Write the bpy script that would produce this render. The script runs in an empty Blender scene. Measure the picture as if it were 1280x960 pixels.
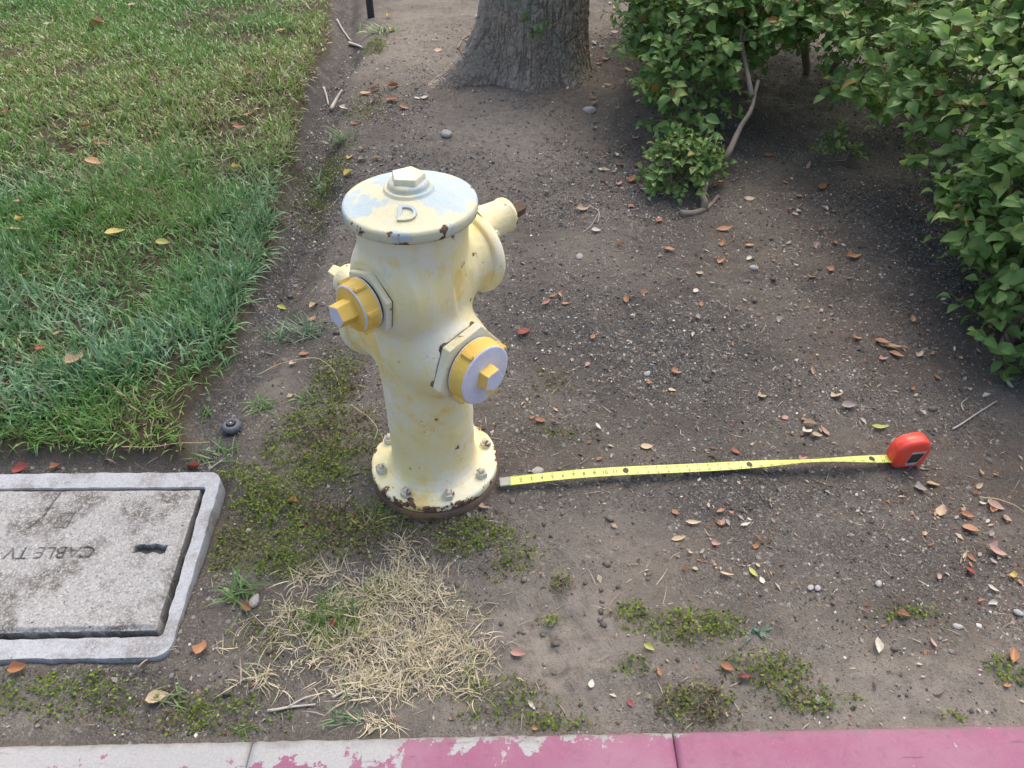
import bpy, bmesh, math, random
import numpy as np
from mathutils import Vector, Matrix

# ------------------------------------------------------------------ camera, sky, sun, exposure
scene = bpy.context.scene
C = scene.collection
CAM = np.array([0.186, -1.278, 1.395]); PITCH = math.radians(41.0); FPX = 961.0
cam_data = bpy.data.cameras.new('camera')
cam_data.sensor_width = 36.0
cam_data.lens = 36.0 * FPX / 1280.0
cam_data.clip_start = 0.02; cam_data.clip_end = 500.0
cam = bpy.data.objects.new('camera', cam_data); C.objects.link(cam)
cam.location = CAM; cam.rotation_euler = (math.radians(90) - PITCH, 0, 0)
scene.camera = cam

SUN_EL = math.radians(60); SUN_AZ = math.radians(18)      # azimuth measured from +Y towards +X (ahead and a little right of the viewer)
world = bpy.data.worlds.new('World'); scene.world = world; world.use_nodes = True
wn = world.node_tree.nodes; wl = world.node_tree.links
sky = wn.new('ShaderNodeTexSky'); sky.sky_type = 'NISHITA'; sky.sun_disc = False
sky.sun_elevation = SUN_EL; sky.sun_rotation = SUN_AZ; sky.dust_density = 5.0; sky.air_density = 1.0; sky.ozone_density = 0.4
wn['Background'].inputs['Strength'].default_value = 0.15
wl.new(sky.outputs['Color'], wn['Background'].inputs['Color'])
sun_d = bpy.data.lights.new('sun', 'SUN'); sun_d.energy = 1.1; sun_d.angle = math.radians(60); sun_d.color = (1.0, 0.93, 0.83)
sun = bpy.data.objects.new('sun', sun_d); C.objects.link(sun)
sd = Vector((math.cos(SUN_EL) * math.sin(SUN_AZ), math.cos(SUN_EL) * math.cos(SUN_AZ), math.sin(SUN_EL)))
sun.rotation_euler = sd.to_track_quat('Z', 'Y').to_euler(); sun.location = sd * 20
scene.view_settings.view_transform = 'Standard'; scene.view_settings.look = 'None'
scene.view_settings.gamma = 1.0; scene.view_settings.use_curve_mapping = False
scene.view_settings.exposure = 1.12
scene.render.engine = 'CYCLES'
scene.cycles.use_denoising = True
scene.cycles.max_bounces = 6; scene.cycles.transparent_max_bounces = 6

rng = np.random.default_rng(7); random.seed(7)
PI = math.pi
FW = np.array([0, math.cos(PITCH), -math.sin(PITCH)]); UP = np.array([0, math.sin(PITCH), math.cos(PITCH)])

def lin(r, g, b):
    f = lambda c: (c / 255 / 12.92) if c / 255 <= 0.04045 else ((c / 255 + 0.055) / 1.055) ** 2.4
    return (f(r), f(g), f(b))

# ------------------------------------------------------------------ noise in numpy
def vnoise(x, y, seed=0):
    xi = np.floor(x).astype(np.int64); yi = np.floor(y).astype(np.int64)
    fx = x - xi; fy = y - yi
    fx = fx * fx * (3 - 2 * fx); fy = fy * fy * (3 - 2 * fy)
    def h(a, b):
        n = (a * 374761393 + b * 668265263 + seed * 974634777) & 0xffffffff
        n = ((n ^ (n >> 13)) * 1274126177) & 0xffffffff
        return ((n ^ (n >> 16)) & 0xffff) / 65535.0
    a = h(xi, yi); b = h(xi + 1, yi); c = h(xi, yi + 1); d = h(xi + 1, yi + 1)
    return (a * (1 - fx) + b * fx) * (1 - fy) + (c * (1 - fx) + d * fx) * fy
def fbm(x, y, seed=0, oct=4):
    s = 0; a = 0.5
    for i in range(oct):
        s = s + a * (vnoise(x * 2 ** i + 13.7 * i, y * 2 ** i - 7.1 * i, seed + i) - 0.5); a *= 0.5
    return s * 2
def sst(a, b, x):
    t = np.clip((x - a) / (b - a), 0, 1); return t * t * (3 - 2 * t)

# ------------------------------------------------------------------ the lie of the land
LE_Y = np.array([-0.6, 0.02, 0.23, 0.47, 0.90, 1.47, 2.09, 2.71, 3.08, 4.02, 6.0, 9.0])
LE_X = np.array([-0.63, -0.63, -0.655, -0.60, -0.63, -0.67, -0.77, -0.83, -0.80, -0.97, -1.2, -1.5])
def lawn_d(x, y):          # > 0 inside the lawn, roughly metres to its edge
    e = np.interp(y, LE_Y, LE_X) + 0.035 * fbm(x * 6, y * 6, 3, 3)
    return np.minimum(e - x, (y - 0.035 - 0.02 * fbm(x * 9, y * 9, 4, 2)))
def kerb_y(x): return -0.6466 + 0.021 * x
def gh(x, y):
    x = np.asarray(x, float); y = np.asarray(y, float)
    d = lawn_d(x, y)
    calm = sst(0.14, 0.30, np.hypot(x, y))
    z = calm * (0.022 * fbm(x * 2.2, y * 2.2, 11, 3) + 0.012 * fbm(x * 12, y * 12, 12, 4))
    z = z + 0.0055 * fbm(x * 60, y * 60, 13, 3) * (0.35 + 0.65 * calm)
    z = z + 0.040 * sst(-0.035, 0.03, d)
    tr = np.exp(-((d + 0.10) / 0.065) ** 2) * sst(0.0, 1.2, y)
    z = z - 0.075 * tr
    z = z + 0.05 * sst(1.5, 2.6, x)
    bd_ = np.maximum(np.maximum(x + 0.478, -x - 1.15), np.maximum(y + 0.022, -y - 0.51)); z = z + .011 * np.exp(-np.clip(bd_, 0, 9) / .05)
    box = sst(0.03, -0.02, np.maximum(np.maximum(x + 0.50, -x - 1.15), np.maximum(y + 0.04, -y - 0.49)))
    z = z * (1 - box) - 0.03 * box
    k = y - kerb_y(x)
    z = z * sst(-0.01, 0.10, k) - 0.010 * (1 - sst(0.0, 0.10, k)) * (k > -0.02)
    z = np.where(k < -0.02, -0.30, z)
    return z
def gz(x, y): return float(gh(np.array([x]), np.array([y]))[0])
def ray(px, py): return FW + np.array([1.0, 0, 0]) * (px - 640) / FPX - UP * (py - 480) / FPX
def at(px, py, z=None):     # a spot on the ground
    d = ray(px, py); h = 0.0 if z is None else z
    for _ in range(4):
        p = CAM + d * ((h - CAM[2]) / d[2])
        if z is not None: break
        h = gz(p[0], p[1])
    return p
def depth_of(p): return float((np.asarray(p) - CAM) @ FW)
def in_view(p, m=0):
    d = p - CAM; z = d @ FW
    u = 640 + FPX * d[:, 0] / z; v = 480 - FPX * (d @ UP) / z
    return (u > -m) & (u < 1280 + m) & (v > -m) & (v < 960 + m), z

# ------------------------------------------------------------------ object helpers
def tag(o, label=None, cat=None, group=None, kind=None):
    if label: o['label'] = label
    if cat: o['category'] = cat
    if group: o['group'] = group
    if kind: o['kind'] = kind
    return o
def empty(name, loc=(0, 0, 0)):
    o = bpy.data.objects.new(name, None); o.location = loc; o.empty_display_size = 0.05; C.objects.link(o); return o
def link(name, me, mat=None, parent=None, M=None, smooth=True):
    o = bpy.data.objects.new(name, me); C.objects.link(o)
    if mat is not None:
        for m in (mat if isinstance(mat, (list, tuple)) else [mat]):
            if len(me.materials) < (len(mat) if isinstance(mat, (list, tuple)) else 1): me.materials.append(m)
    if parent is not None: o.parent = parent
    if M is not None: o.matrix_basis = M
    if smooth is True: me.polygons.foreach_set('use_smooth', np.ones(len(me.polygons), bool))
    return o
def np_mesh(name, V, F, col=None, fattr=None):
    """V (n,3); F (m,3|4) array or list of such arrays."""
    me = bpy.data.meshes.new(name)
    Fs = F if isinstance(F, list) else [F]
    loops = np.concatenate([f.ravel() for f in Fs]).astype(np.int32)
    tot = np.concatenate([np.full(len(f), f.shape[1]) for f in Fs]).astype(np.int32)
    st = np.concatenate([[0], np.cumsum(tot)[:-1]]).astype(np.int32)
    me.vertices.add(len(V)); me.vertices.foreach_set('co', np.ascontiguousarray(V, np.float32).ravel())
    me.loops.add(len(loops)); me.loops.foreach_set('vertex_index', loops)
    me.polygons.add(len(tot)); me.polygons.foreach_set('loop_start', st); me.polygons.foreach_set('loop_total', tot)
    if col is not None:
        a = me.color_attributes.new('Col', 'FLOAT_COLOR', 'POINT')
        c4 = np.ones((len(V), 4), np.float32); c4[:, :3] = col; a.data.foreach_set('color', c4.ravel())
    for k, v in (fattr or {}).items():
        a = me.attributes.new(k, 'FLOAT', 'POINT'); a.data.foreach_set('value', np.ascontiguousarray(v, np.float32))
    me.update(calc_edges=True); me.validate()
    return me
def scatter_mesh(name, bv, bf, M, T, col):
    n = len(T); k = len(bv)
    V = (np.einsum('nij,kj->nki', M, bv) + T[:, None, :]).reshape(-1, 3)
    F = (bf[None] + (np.arange(n) * k)[:, None, None]).reshape(-1, bf.shape[1])
    return np_mesh(name, V, F, np.repeat(col, k, axis=0))
def rot_frames(n, tilt=0.4, yaw=None):
    yaw = rng.uniform(0, 2 * PI, n) if yaw is None else yaw
    nx = rng.normal(0, tilt, n); ny = rng.normal(0, tilt, n)
    N = np.stack([nx, ny, np.ones(n)], 1); N /= np.linalg.norm(N, axis=1)[:, None]
    X = np.stack([np.cos(yaw), np.sin(yaw), np.zeros(n)], 1); X -= N * (X * N).sum(1)[:, None]; X /= np.linalg.norm(X, axis=1)[:, None]
    Y = np.cross(N, X); return np.stack([X, Y, N], 2)
def lathe(name, prof, seg=64, edge=None, facets=None, rots=0.0):
    """prof: (r, z) pairs. facets=n makes a polygonal section."""
    V = []; E = []
    for i, (r, z) in enumerate(prof):
        for j in range(seg):
            a = 2 * PI * j / seg + rots
            V.append((r * math.cos(a), r * math.sin(a), z)); E.append(edge[i] if edge else 0.0)
    F = [(i * seg + j, i * seg + (j + 1) % seg, (i + 1) * seg + (j + 1) % seg, (i + 1) * seg + j) for i in range(len(prof) - 1) for j in range(seg)]
    me = np_mesh(name, np.array(V), np.array(F), None, {'edge': np.array(E)})
    return me
def bm_mesh(name, bm):
    me = bpy.data.meshes.new(name); bmesh.ops.recalc_face_normals(bm, faces=bm.faces); bm.to_mesh(me); bm.free(); return me
def prism(name, n, r, z0, z1, bev=0.002, taper=1.0, rot=0.0):
    bm = bmesh.new()
    lo = [bm.verts.new((r * math.cos(2 * PI * k / n + rot), r * math.sin(2 * PI * k / n + rot), z0)) for k in range(n)]
    hi = [bm.verts.new((taper * r * math.cos(2 * PI * k / n + rot), taper * r * math.sin(2 * PI * k / n + rot), z1)) for k in range(n)]
    for k in range(n): bm.faces.new((lo[k], lo[(k + 1) % n], hi[(k + 1) % n], hi[k]))
    bm.faces.new(hi); bm.faces.new(lo[::-1])
    if bev: bmesh.ops.bevel(bm, geom=bm.edges[:], offset=bev, segments=2, affect='EDGES', profile=0.6)
    return bm_mesh(name, bm)
def box_mesh(name, x0, x1, y0, y1, z0, z1, bev=0.0):
    bm = bmesh.new(); r = bmesh.ops.create_cube(bm, size=1.0)
    for v in bm.verts: v.co = Vector((x0 + (v.co.x + .5) * (x1 - x0), y0 + (v.co.y + .5) * (y1 - y0), z0 + (v.co.z + .5) * (z1 - z0)))
    if bev: bmesh.ops.bevel(bm, geom=bm.edges[:], offset=bev, segments=2, affect='EDGES')
    return bm_mesh(name, bm)
def tube_arrays(pts, rad, seg=8):
    pts = [np.asarray(p, float) for p in pts]; n = len(pts); V = []
    up = np.array([0.13, 0.31, 0.94])
    for i, p in enumerate(pts):
        t = pts[min(i + 1, n - 1)] - pts[max(i - 1, 0)]; t /= np.linalg.norm(t) + 1e-9
        a = np.cross(t, up); a /= np.linalg.norm(a) + 1e-9; b = np.cross(t, a)
        for j in range(seg):
            th = 2 * PI * j / seg; V.append(p + rad[i] * (a * math.cos(th) + b * math.sin(th)))
    F = [(i * seg + j, i * seg + (j + 1) % seg, (i + 1) * seg + (j + 1) % seg, (i + 1) * seg + j) for i in range(n - 1) for j in range(seg)]
    V.append(pts[0]); V.append(pts[-1]); c0 = n * seg
    F += [(c0, (j + 1) % seg, j, j) for j in range(0)]
    T = [(c0, (j + 1) % seg, j) for j in range(seg)] + [(c0 + 1, (n - 1) * seg + j, (n - 1) * seg + (j + 1) % seg) for j in range(seg)]
    return np.array(V), np.array(F), np.array(T)
def tube(name, pts, rad, seg=8):
    V, F, T = tube_arrays(pts, rad, seg); return np_mesh(name, V, [F, T])
def crook(p0, p1, n, amp, seed=0):
    r = np.random.default_rng(seed); p0 = np.asarray(p0, float); p1 = np.asarray(p1, float); out = []
    off = np.zeros(3)
    for i in range(n + 1):
        t = i / n; out.append(p0 + (p1 - p0) * t + off * math.sin(PI * min(1, t * 1.0)) ** 0.5)
        off = off + r.normal(0, amp, 3)
    return out

# ------------------------------------------------------------------ materials
def mat(name):
    m = bpy.data.materials.new(name); m.use_nodes = True
    return m, m.node_tree.nodes, m.node_tree.links, m.node_tree.nodes['Principled BSDF']
class NB:                      # small node builder
    def __init__(s, m): s.n = m.node_tree.nodes; s.l = m.node_tree.links
    def coord(s, out='Object'): return s.n.new('ShaderNodeTexCoord').outputs[out]
    def noise(s, v, scale, detail=4, rough=0.55, off=None):
        t = s.n.new('ShaderNodeTexNoise'); t.inputs['Scale'].default_value = scale; t.inputs['Detail'].default_value = detail; t.inputs['Roughness'].default_value = rough
        if off is not None:
            a = s.n.new('ShaderNodeVectorMath'); a.inputs[1].default_value = off; s.l.new(v, a.inputs[0]); v = a.outputs[0]
        s.l.new(v, t.inputs['Vector']); return t.outputs['Fac']
    def voro(s, v, scale, feature='F1', out='Distance'):
        t = s.n.new('ShaderNodeTexVoronoi'); t.inputs['Scale'].default_value = scale; t.feature = feature; s.l.new(v, t.inputs['Vector']); return t.outputs[out]
    def ramp(s, f, a, b):
        t = s.n.new('ShaderNodeMapRange'); t.inputs['From Min'].default_value = a; t.inputs['From Max'].default_value = b; t.interpolation_type = 'SMOOTHSTEP'
        s.l.new(f, t.inputs['Value']); return t.outputs['Result']
    def mix(s, f, a, b):
        t = s.n.new('ShaderNodeMix'); t.data_type = 'RGBA'
        for i, v in ((0, f), (6, a), (7, b)):
            if isinstance(v, (tuple, list)): t.inputs[i].default_value = (*v, 1)
            elif isinstance(v, (int, float)): t.inputs[i].default_value = v
            else: s.l.new(v, t.inputs[i])
        return t.outputs[2]
    def math(s, op, a, b=0.0):
        t = s.n.new('ShaderNodeMath'); t.operation = op
        for i, v in ((0, a), (1, b)):
            if isinstance(v, (int, float)): t.inputs[i].default_value = v
            else: s.l.new(v, t.inputs[i])
        return t.outputs[0]
    def attr(s, name, out='Fac'):
        t = s.n.new('ShaderNodeAttribute'); t.attribute_name = name; return t.outputs[out]
    def bump(s, h, strength, dist, prev=None):
        t = s.n.new('ShaderNodeBump'); t.inputs['Strength'].default_value = strength; t.inputs['Distance'].default_value = dist
        s.l.new(h, t.inputs['Height'])
        if prev is not None: s.l.new(prev, t.inputs['Normal'])
        return t.outputs['Normal']
    def sep(s, v):
        t = s.n.new('ShaderNodeSeparateXYZ'); s.l.new(v, t.inputs[0]); return t.outputs

def soil_material():
    m, n, l, p = mat('soil'); b = NB(m); v = b.coord()
    dk = b.attr('dark_soil'); pale = b.attr('pale'); lawn = b.attr('lawn'); lit = b.attr('litter')
    big = b.noise(v, 3.2, 5); mid = b.noise(v, 26, 6, .7); grit = b.noise(v, 210, 3, .7)
    c = b.mix(b.ramp(big, .35, .68), (.084, .074, .062), (.150, .131, .109))
    c = b.mix(b.math('MULTIPLY', pale, b.ramp(mid, .25, .62)), c, (.238, .210, .176))
    c = b.mix(b.math('MULTIPLY', lit, b.ramp(mid, .42, .62)), c, (.120, .085, .064))
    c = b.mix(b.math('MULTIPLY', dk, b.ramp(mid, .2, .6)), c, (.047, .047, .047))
    c = b.mix(lawn, c, (.060, .046, .030))
    vc = b.voro(v, 330, out='Color'); r1, r2, r3 = b.sep(vc)
    vc2 = b.voro(v, 150, out='Color'); q1, q2, q3 = b.sep(vc2)
    patch = b.ramp(b.noise(v, 4.5, 4, .6, (7, 7, 0)), .38, .62)
    notl = b.math('MULTIPLY', b.math('SUBTRACT', 1, b.math('MAXIMUM', lawn, b.math('MULTIPLY', pale, .85))), b.math('MAXIMUM', b.math('MULTIPLY', dk, .9), b.math('ADD', b.math('MULTIPLY', patch, .6), .25)))
    c = b.mix(b.math('MULTIPLY', b.ramp(r1, .62, .95), b.math('MULTIPLY', notl, .75)), c, (.22, .21, .195))
    c = b.mix(b.math('MULTIPLY', b.ramp(r2, .55, .95), b.math('MULTIPLY', notl, .8)), c, (.032, .030, .028))
    c = b.mix(b.math('MULTIPLY', b.ramp(q1, .965, .98), b.math('MULTIPLY', notl, .8)), c, (.36, .345, .315))
    c = b.mix(b.math('MULTIPLY', b.ramp(grit, .44, .30), .6), c, (.045, .040, .035))
    l.new(c, p.inputs['Base Color']); p.inputs['Roughness'].default_value = .95; p.inputs['Specular IOR Level'].default_value = .2
    nb = b.bump(mid, .6, .008); nb = b.bump(grit, .8, .004, nb); nb = b.bump(r1, .5, .003, nb); l.new(nb, p.inputs['Normal'])
    return m
def col_material(name, rough=.8, transl=0.0, spec=.3, bumpy=None):
    m, n, l, p = mat(name); b = NB(m); c = b.attr('Col', 'Color')
    l.new(c, p.inputs['Base Color']); p.inputs['Roughness'].default_value = rough; p.inputs['Specular IOR Level'].default_value = spec
    if transl:
        t = n.new('ShaderNodeBsdfTranslucent'); l.new(c, t.inputs['Color']); mx = n.new('ShaderNodeMixShader'); mx.inputs[0].default_value = transl
        l.new(p.outputs[0], mx.inputs[1]); l.new(t.outputs[0], mx.inputs[2]); l.new(mx.outputs[0], n['Material Output'].inputs['Surface'])
    return m
def obj_leaf_material(name, c1, c2, c3, rough=.5, transl=.25, spots=None):
    m, n, l, p = mat(name); b = NB(m); v = b.coord()
    r = n.new('ShaderNodeObjectInfo').outputs['Random']
    c = b.mix(b.ramp(r, 0, .6), c1, c2); c = b.mix(b.ramp(r, .7, 1), c, c3)
    if spots:
        f = b.noise(v, 70, 4, .7, (0, 0, 0)); c = b.mix(b.ramp(f, .52, .70), c, spots)
    l.new(c, p.inputs['Base Color']); p.inputs['Roughness'].default_value = rough
    l.new(b.bump(b.noise(v, 160, 3), .3, .002), p.inputs['Normal'])
    t = n.new('ShaderNodeBsdfTranslucent'); l.new(c, t.inputs['Color']); mx = n.new('ShaderNodeMixShader'); mx.inputs[0].default_value = transl
    l.new(p.outputs[0], mx.inputs[1]); l.new(t.outputs[0], mx.inputs[2]); l.new(mx.outputs[0], n['Material Output'].inputs['Surface'])
    return m
def paint_material(name, base, faded, rich, streak=.45, fade_lo=.46, fade_hi=.60, rich_lo=.56, rich_hi=.68, chip=.74, edge_gain=.22, rust=(.085, .045, .030), rough=.68, bumpd=.0012):
    m, n, l, p = mat(name); b = NB(m); v = b.coord()
    f1 = b.noise(v, 7, 5, .6); f2 = b.noise(v, 9, 4, .6, (5.2, 1.3, 2.2)); fine = b.noise(v, 60, 5, .65); ch = b.noise(v, 34, 3, .62, (3.1, 7.7, 1.2)); vf = b.noise(v, 130, 4, .6)
    c = b.mix(b.ramp(f1, fade_lo, fade_hi), base, faded)
    c = b.mix(b.ramp(f2, rich_lo, rich_hi), c, rich)
    c = b.mix(b.math('MULTIPLY', b.ramp(fine, .5, .75), .35), c, faded)
    ms = n.new('ShaderNodeMapping'); ms.inputs['Scale'].default_value = (1, 1, .16); l.new(v, ms.inputs[0]); stn = b.noise(ms.outputs[0], 42, 6, .68, (2, 9, 4))
    c = b.mix(b.math('MULTIPLY', b.ramp(stn, .50, .66), streak), c, faded); c = b.mix(b.math('MULTIPLY', b.ramp(stn, .47, .33), streak * .9), c, tuple(.55 * x + .45 * y_ for x, y_ in zip(base, rich)))
    e = b.attr('edge'); k = b.math('ADD', ch, b.math('MULTIPLY', e, edge_gain))
    mask = b.ramp(k, chip - .012, chip + .012)
    rim = b.ramp(k, chip - .05, chip - .01)
    c = b.mix(b.math('MULTIPLY', rim, .5), c, (.42, .26, .08))
    rc = b.mix(b.ramp(vf, .35, .65), rust, (.19, .115, .085))
    c = b.mix(b.math('MULTIPLY', b.ramp(b.noise(v, 18, 6, .7, (8, 2, 5)), .55, .75), .35), c, tuple(x * .62 for x in base))
    c = b.mix(mask, c, rc)
    l.new(c, p.inputs['Base Color'])
    l.new(b.ramp(mask, -.2, 1.6), p.inputs['Roughness']); p.inputs['Specular IOR Level'].default_value = .28
    rr = b.math('ADD', rough, b.math('MULTIPLY', mask, .35)); l.new(rr, p.inputs['Roughness'])
    h = b.math('SUBTRACT', b.math('ADD', b.math('MULTIPLY', f2, .8), b.math('MULTIPLY', vf, .25)), b.math('MULTIPLY', mask, .5))
    mp = n.new('ShaderNodeMapping'); mp.inputs['Scale'].default_value = (1, 1, .22); l.new(v, mp.inputs[0]); drip = b.noise(mp.outputs[0], 48, 4, .6)
    cast = b.noise(v, 320, 2, .6)
    nb = b.bump(h, .6, bumpd * 3.5); nb = b.bump(fine, .35, .003, nb); nb = b.bump(drip, .3, .003, nb); nb = b.bump(cast, .3, .0008, nb); l.new(nb, p.inputs['Normal'])
    return m
def simple(name, col, rough=.6, metal=0, var=.25, scale=40, bump=.2, bd=.001, spec=.5):
    m, n, l, p = mat(name); b = NB(m); v = b.coord(); f = b.noise(v, scale, 5, .65)
    c = b.mix(f, tuple(x * (1 - var) for x in col), tuple(min(1, x * (1 + var)) for x in col))
    l.new(c, p.inputs['Base Color']); p.inputs['Roughness'].default_value = rough; p.inputs['Metallic'].default_value = metal; p.inputs['Specular IOR Level'].default_value = spec
    if bump: l.new(b.bump(f, bump, bd), p.inputs['Normal'])
    return m
def concrete_material(name, c1, c2, stain, dark, sc=1.0, salt=.25):
    m, n, l, p = mat(name); b = NB(m); v = b.coord()
    f = b.noise(v, 5 * sc, 5, .6); g = b.noise(v, 240, 3, .6); s = b.noise(v, 60, 4, .7); pit = b.noise(v, 120, 2, .5, (2.2, 4.1, .3))
    c = b.mix(f, c1, c2); f9 = b.noise(v, 11 * sc, 4, .6, (3.3, 1.1, 0)); c = b.mix(b.math('MULTIPLY', b.ramp(f9, .45, .62), b.ramp(s, .25, .60)), c, stain)
    c = b.mix(b.ramp(g, .60, .75), c, tuple(x * .55 for x in c1)); c = b.mix(b.ramp(g, .40, .28), c, tuple(min(.85, x * 1.25) for x in c2))
    sp = b.sep(b.voro(v, 300, out='Color')); c = b.mix(b.math('MULTIPLY', b.ramp(sp[0], .6, .95), salt * .8), c, tuple(x * .45 for x in c1)); c = b.mix(b.math('MULTIPLY', b.ramp(sp[1], .65, .95), salt * .8), c, tuple(min(.8, x * 1.35) for x in c2))
    c = b.mix(b.math('MAXIMUM', b.ramp(pit, .70, .76), b.attr('dirt')), c, dark)
    l.new(c, p.inputs['Base Color']); p.inputs['Roughness'].default_value = .9; p.inputs['Specular IOR Level'].default_value = .25
    nb = b.bump(s, .35, .003); nb = b.bump(g, .5, .0015, nb); nb = b.bump(b.ramp(pit, .76, .66), .6, .002, nb); l.new(nb, p.inputs['Normal'])
    return m
def kerb_material():
    m, n, l, p = mat('kerb_paint_worn'); b = NB(m); v = b.coord(); x, y, z = b.sep(v)
    y = b.math('SUBTRACT', y, b.math('ADD', b.math('MULTIPLY', x, .021), .0034))
    f = b.noise(v, 22, 6, .68); f2 = b.noise(v, 5, 3, .5, (1.7, 0, 0)); g = b.noise(v, 260, 3, .6); sc = b.noise(v, 9, 4, .6, (9, 3, 1))
    conc = b.mix(g, (.23, .228, .222), (.39, .387, .378))
    pink = b.mix(b.noise(v, 8, 5, .6), (.205, .060, .112), (.265, .090, .155))
    pink = b.mix(b.ramp(sc, .60, .74), pink, (.17, .045, .09))
    pink = b.mix(b.math('MULTIPLY', b.ramp(g, .55, .75), .35), pink, (.36, .20, .27))
    pink = b.mix(b.math('MULTIPLY', b.ramp(b.noise(v, 3.5, 5, .7, (2, 6, 1)), .35, .70), .55), pink, (.30, .165, .215))
    pink = b.mix(b.math('MULTIPLY', b.ramp(b.noise(v, 60, 5, .7, (1, 1, 6)), .52, .72), .45), pink, (.16, .07, .09))
    mk_ = n.new('ShaderNodeMapping'); mk_.inputs['Scale'].default_value = (.25, 1.6, 1); mk_.inputs['Rotation'].default_value = (0, 0, .35); l.new(v, mk_.inputs[0]); scr = b.noise(mk_.outputs[0], 55, 5, .6)
    pink = b.mix(b.math('MULTIPLY', b.ramp(scr, .64, .72), .7), pink, (.10, .06, .075)); conc = b.mix(b.math('MULTIPLY', b.ramp(scr, .60, .72), .5), conc, (.14, .13, .12))
    # paint survives towards the right and towards the street side of the top
    t = b.math('ADD', b.ramp(x, -.44, .82), b.math('MULTIPLY', b.math('SUBTRACT', -.010, y), 9.5))
    t = b.math('ADD', t, b.math('MULTIPLY', b.math('SUBTRACT', f, .5), 2.3)); t = b.math('ADD', t, b.math('MULTIPLY', b.math('SUBTRACT', f2, .5), 1.5))
    mask = b.ramp(t, .50, .54)
    spot = b.ramp(b.noise(v, 30, 4, .6, (4, 4, 4)), .70, .72); mask = b.math('MULTIPLY', mask, b.math('SUBTRACT', 1, spot))
    c = b.mix(mask, conc, pink); dust = b.math('MULTIPLY', b.ramp(b.math('ADD', y, b.math('MULTIPLY', b.noise(v, 25, 5, .7, (3, 8, 2)), .05)), .004, .034), .7); c = b.mix(dust, c, (.13, .115, .10)); l.new(c, p.inputs['Base Color']); p.inputs['Roughness'].default_value = .75
    h = b.math('ADD', b.math('MULTIPLY', mask, .5), b.math('MULTIPLY', g, .5)); nb = b.bump(h, .5, .0015); nb = b.bump(sc, .3, .004, nb); l.new(nb, p.inputs['Normal'])
    return m
def bark_material():
    m, n, l, p = mat('bark'); b = NB(m); v = b.coord()
    r = b.attr('ridge'); f = b.noise(v, 14, 6, .65); g = b.noise(v, 90, 4, .7)
    c = b.mix(f, (.27, .218, .165), (.39, .33, .262)); c = b.mix(b.math('MULTIPLY', b.ramp(r, .38, .10), .7), c, (.11, .095, .08)); c = b.mix(b.ramp(g, .6, .75), c, (.33, .31, .28))
    c = b.mix(b.math('MULTIPLY', b.ramp(b.noise(v, 5, 3), .55, .65), .5), c, (.20, .22, .17))
    l.new(c, p.inputs['Base Color']); p.inputs['Roughness'].default_value = .95; p.inputs['Specular IOR Level'].default_value = .2
    vb = n.new('ShaderNodeMapping'); vb.inputs['Scale'].default_value = (1, 1, .45); l.new(v, vb.inputs[0]); wv = n.new('ShaderNodeVectorMath'); wv.operation = 'MULTIPLY_ADD'; nz_ = n.new('ShaderNodeTexNoise'); nz_.inputs['Scale'].default_value = 13; nz_.inputs['Detail'].default_value = 4; l.new(v, nz_.inputs['Vector']); l.new(nz_.outputs['Color'], wv.inputs[0]); wv.inputs[1].default_value = (.10, .10, .10); l.new(vb.outputs[0], wv.inputs[2]); cel = b.voro(wv.outputs[0], 34, 'DISTANCE_TO_EDGE'); c0 = b.mix(b.math('MULTIPLY', b.ramp(cel, .10, .0), b.ramp(b.noise(v, 9, 3), .35, .6)), c, (.165, .132, .102)); l.new(c0, p.inputs['Base Color'])
    nb = b.bump(b.ramp(cel, 0, .25), .6, .010); l.new(b.bump(g, .6, .006, nb), p.inputs['Normal']); return m

M_soil = soil_material()
M_grass = col_material('grass_blade', .36, .25, .55)
M_straw = col_material('straw', .75, .15, .25)
M_moss = col_material('moss', .85, .15, .2)
M_grit = col_material('grit', .85, 0, .3)
M_litter = col_material('litter', .8, .1, .3)
M_foliage = col_material('foliage', .45, .42, .5)
M_leaf = obj_leaf_material('green_leaf', (.125, .245, .060), (.215, .365, .100), (.36, .46, .14), .45, .42, (.13, .22, .06))  # greens lightened, glare over the hedge is put into the leaf colour
CREAM, CHALK, RICH = (.78, .672, .35), (.76, .70, .53), (.78, .56, .17)
M_barrel = paint_material('barrel_paint', CREAM, CHALK, RICH, fade_lo=.44, fade_hi=.58, rich_lo=.53, rich_hi=.66, chip=.718, edge_gain=.12)
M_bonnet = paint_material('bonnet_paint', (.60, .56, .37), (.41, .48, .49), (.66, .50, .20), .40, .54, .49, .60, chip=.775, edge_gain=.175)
M_flange = paint_material('flange_paint', (.79, .70, .39), (.76, .72, .53), (.76, .55, .17), chip=.735, edge_gain=.25)
M_hex = paint_material('collar_paint', (.74, .67, .44), (.70, .68, .55), (.74, .56, .23), chip=.69, edge_gain=.12)
M_cap = paint_material('cap_paint', (.74, .49, .105), (.72, .55, .24), (.76, .47, .075), chip=.80, edge_gain=.06, fade_lo=.55, fade_hi=.75)
M_capface = paint_material('faded_sky_tinted_face', (.60, .59, .68), (.66, .64, .70), (.70, .50, .17), chip=.76, edge_gain=.1, rich_lo=.575, rich_hi=.62, bumpd=.0006)  # lilac is part fading, part blue sky light mixed into the paint
M_rust = paint_material('rusty_iron', (.12, .075, .052), (.16, .115, .09), (.20, .12, .06), chip=.70, edge_gain=0, rust=(.05, .03, .022), rough=.8, bumpd=.003)
M_bolt = paint_material('painted_bolt', (.56, .53, .42), (.50, .49, .45), (.60, .50, .24), chip=.60, edge_gain=.1, rust=(.16, .12, .09))
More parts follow.
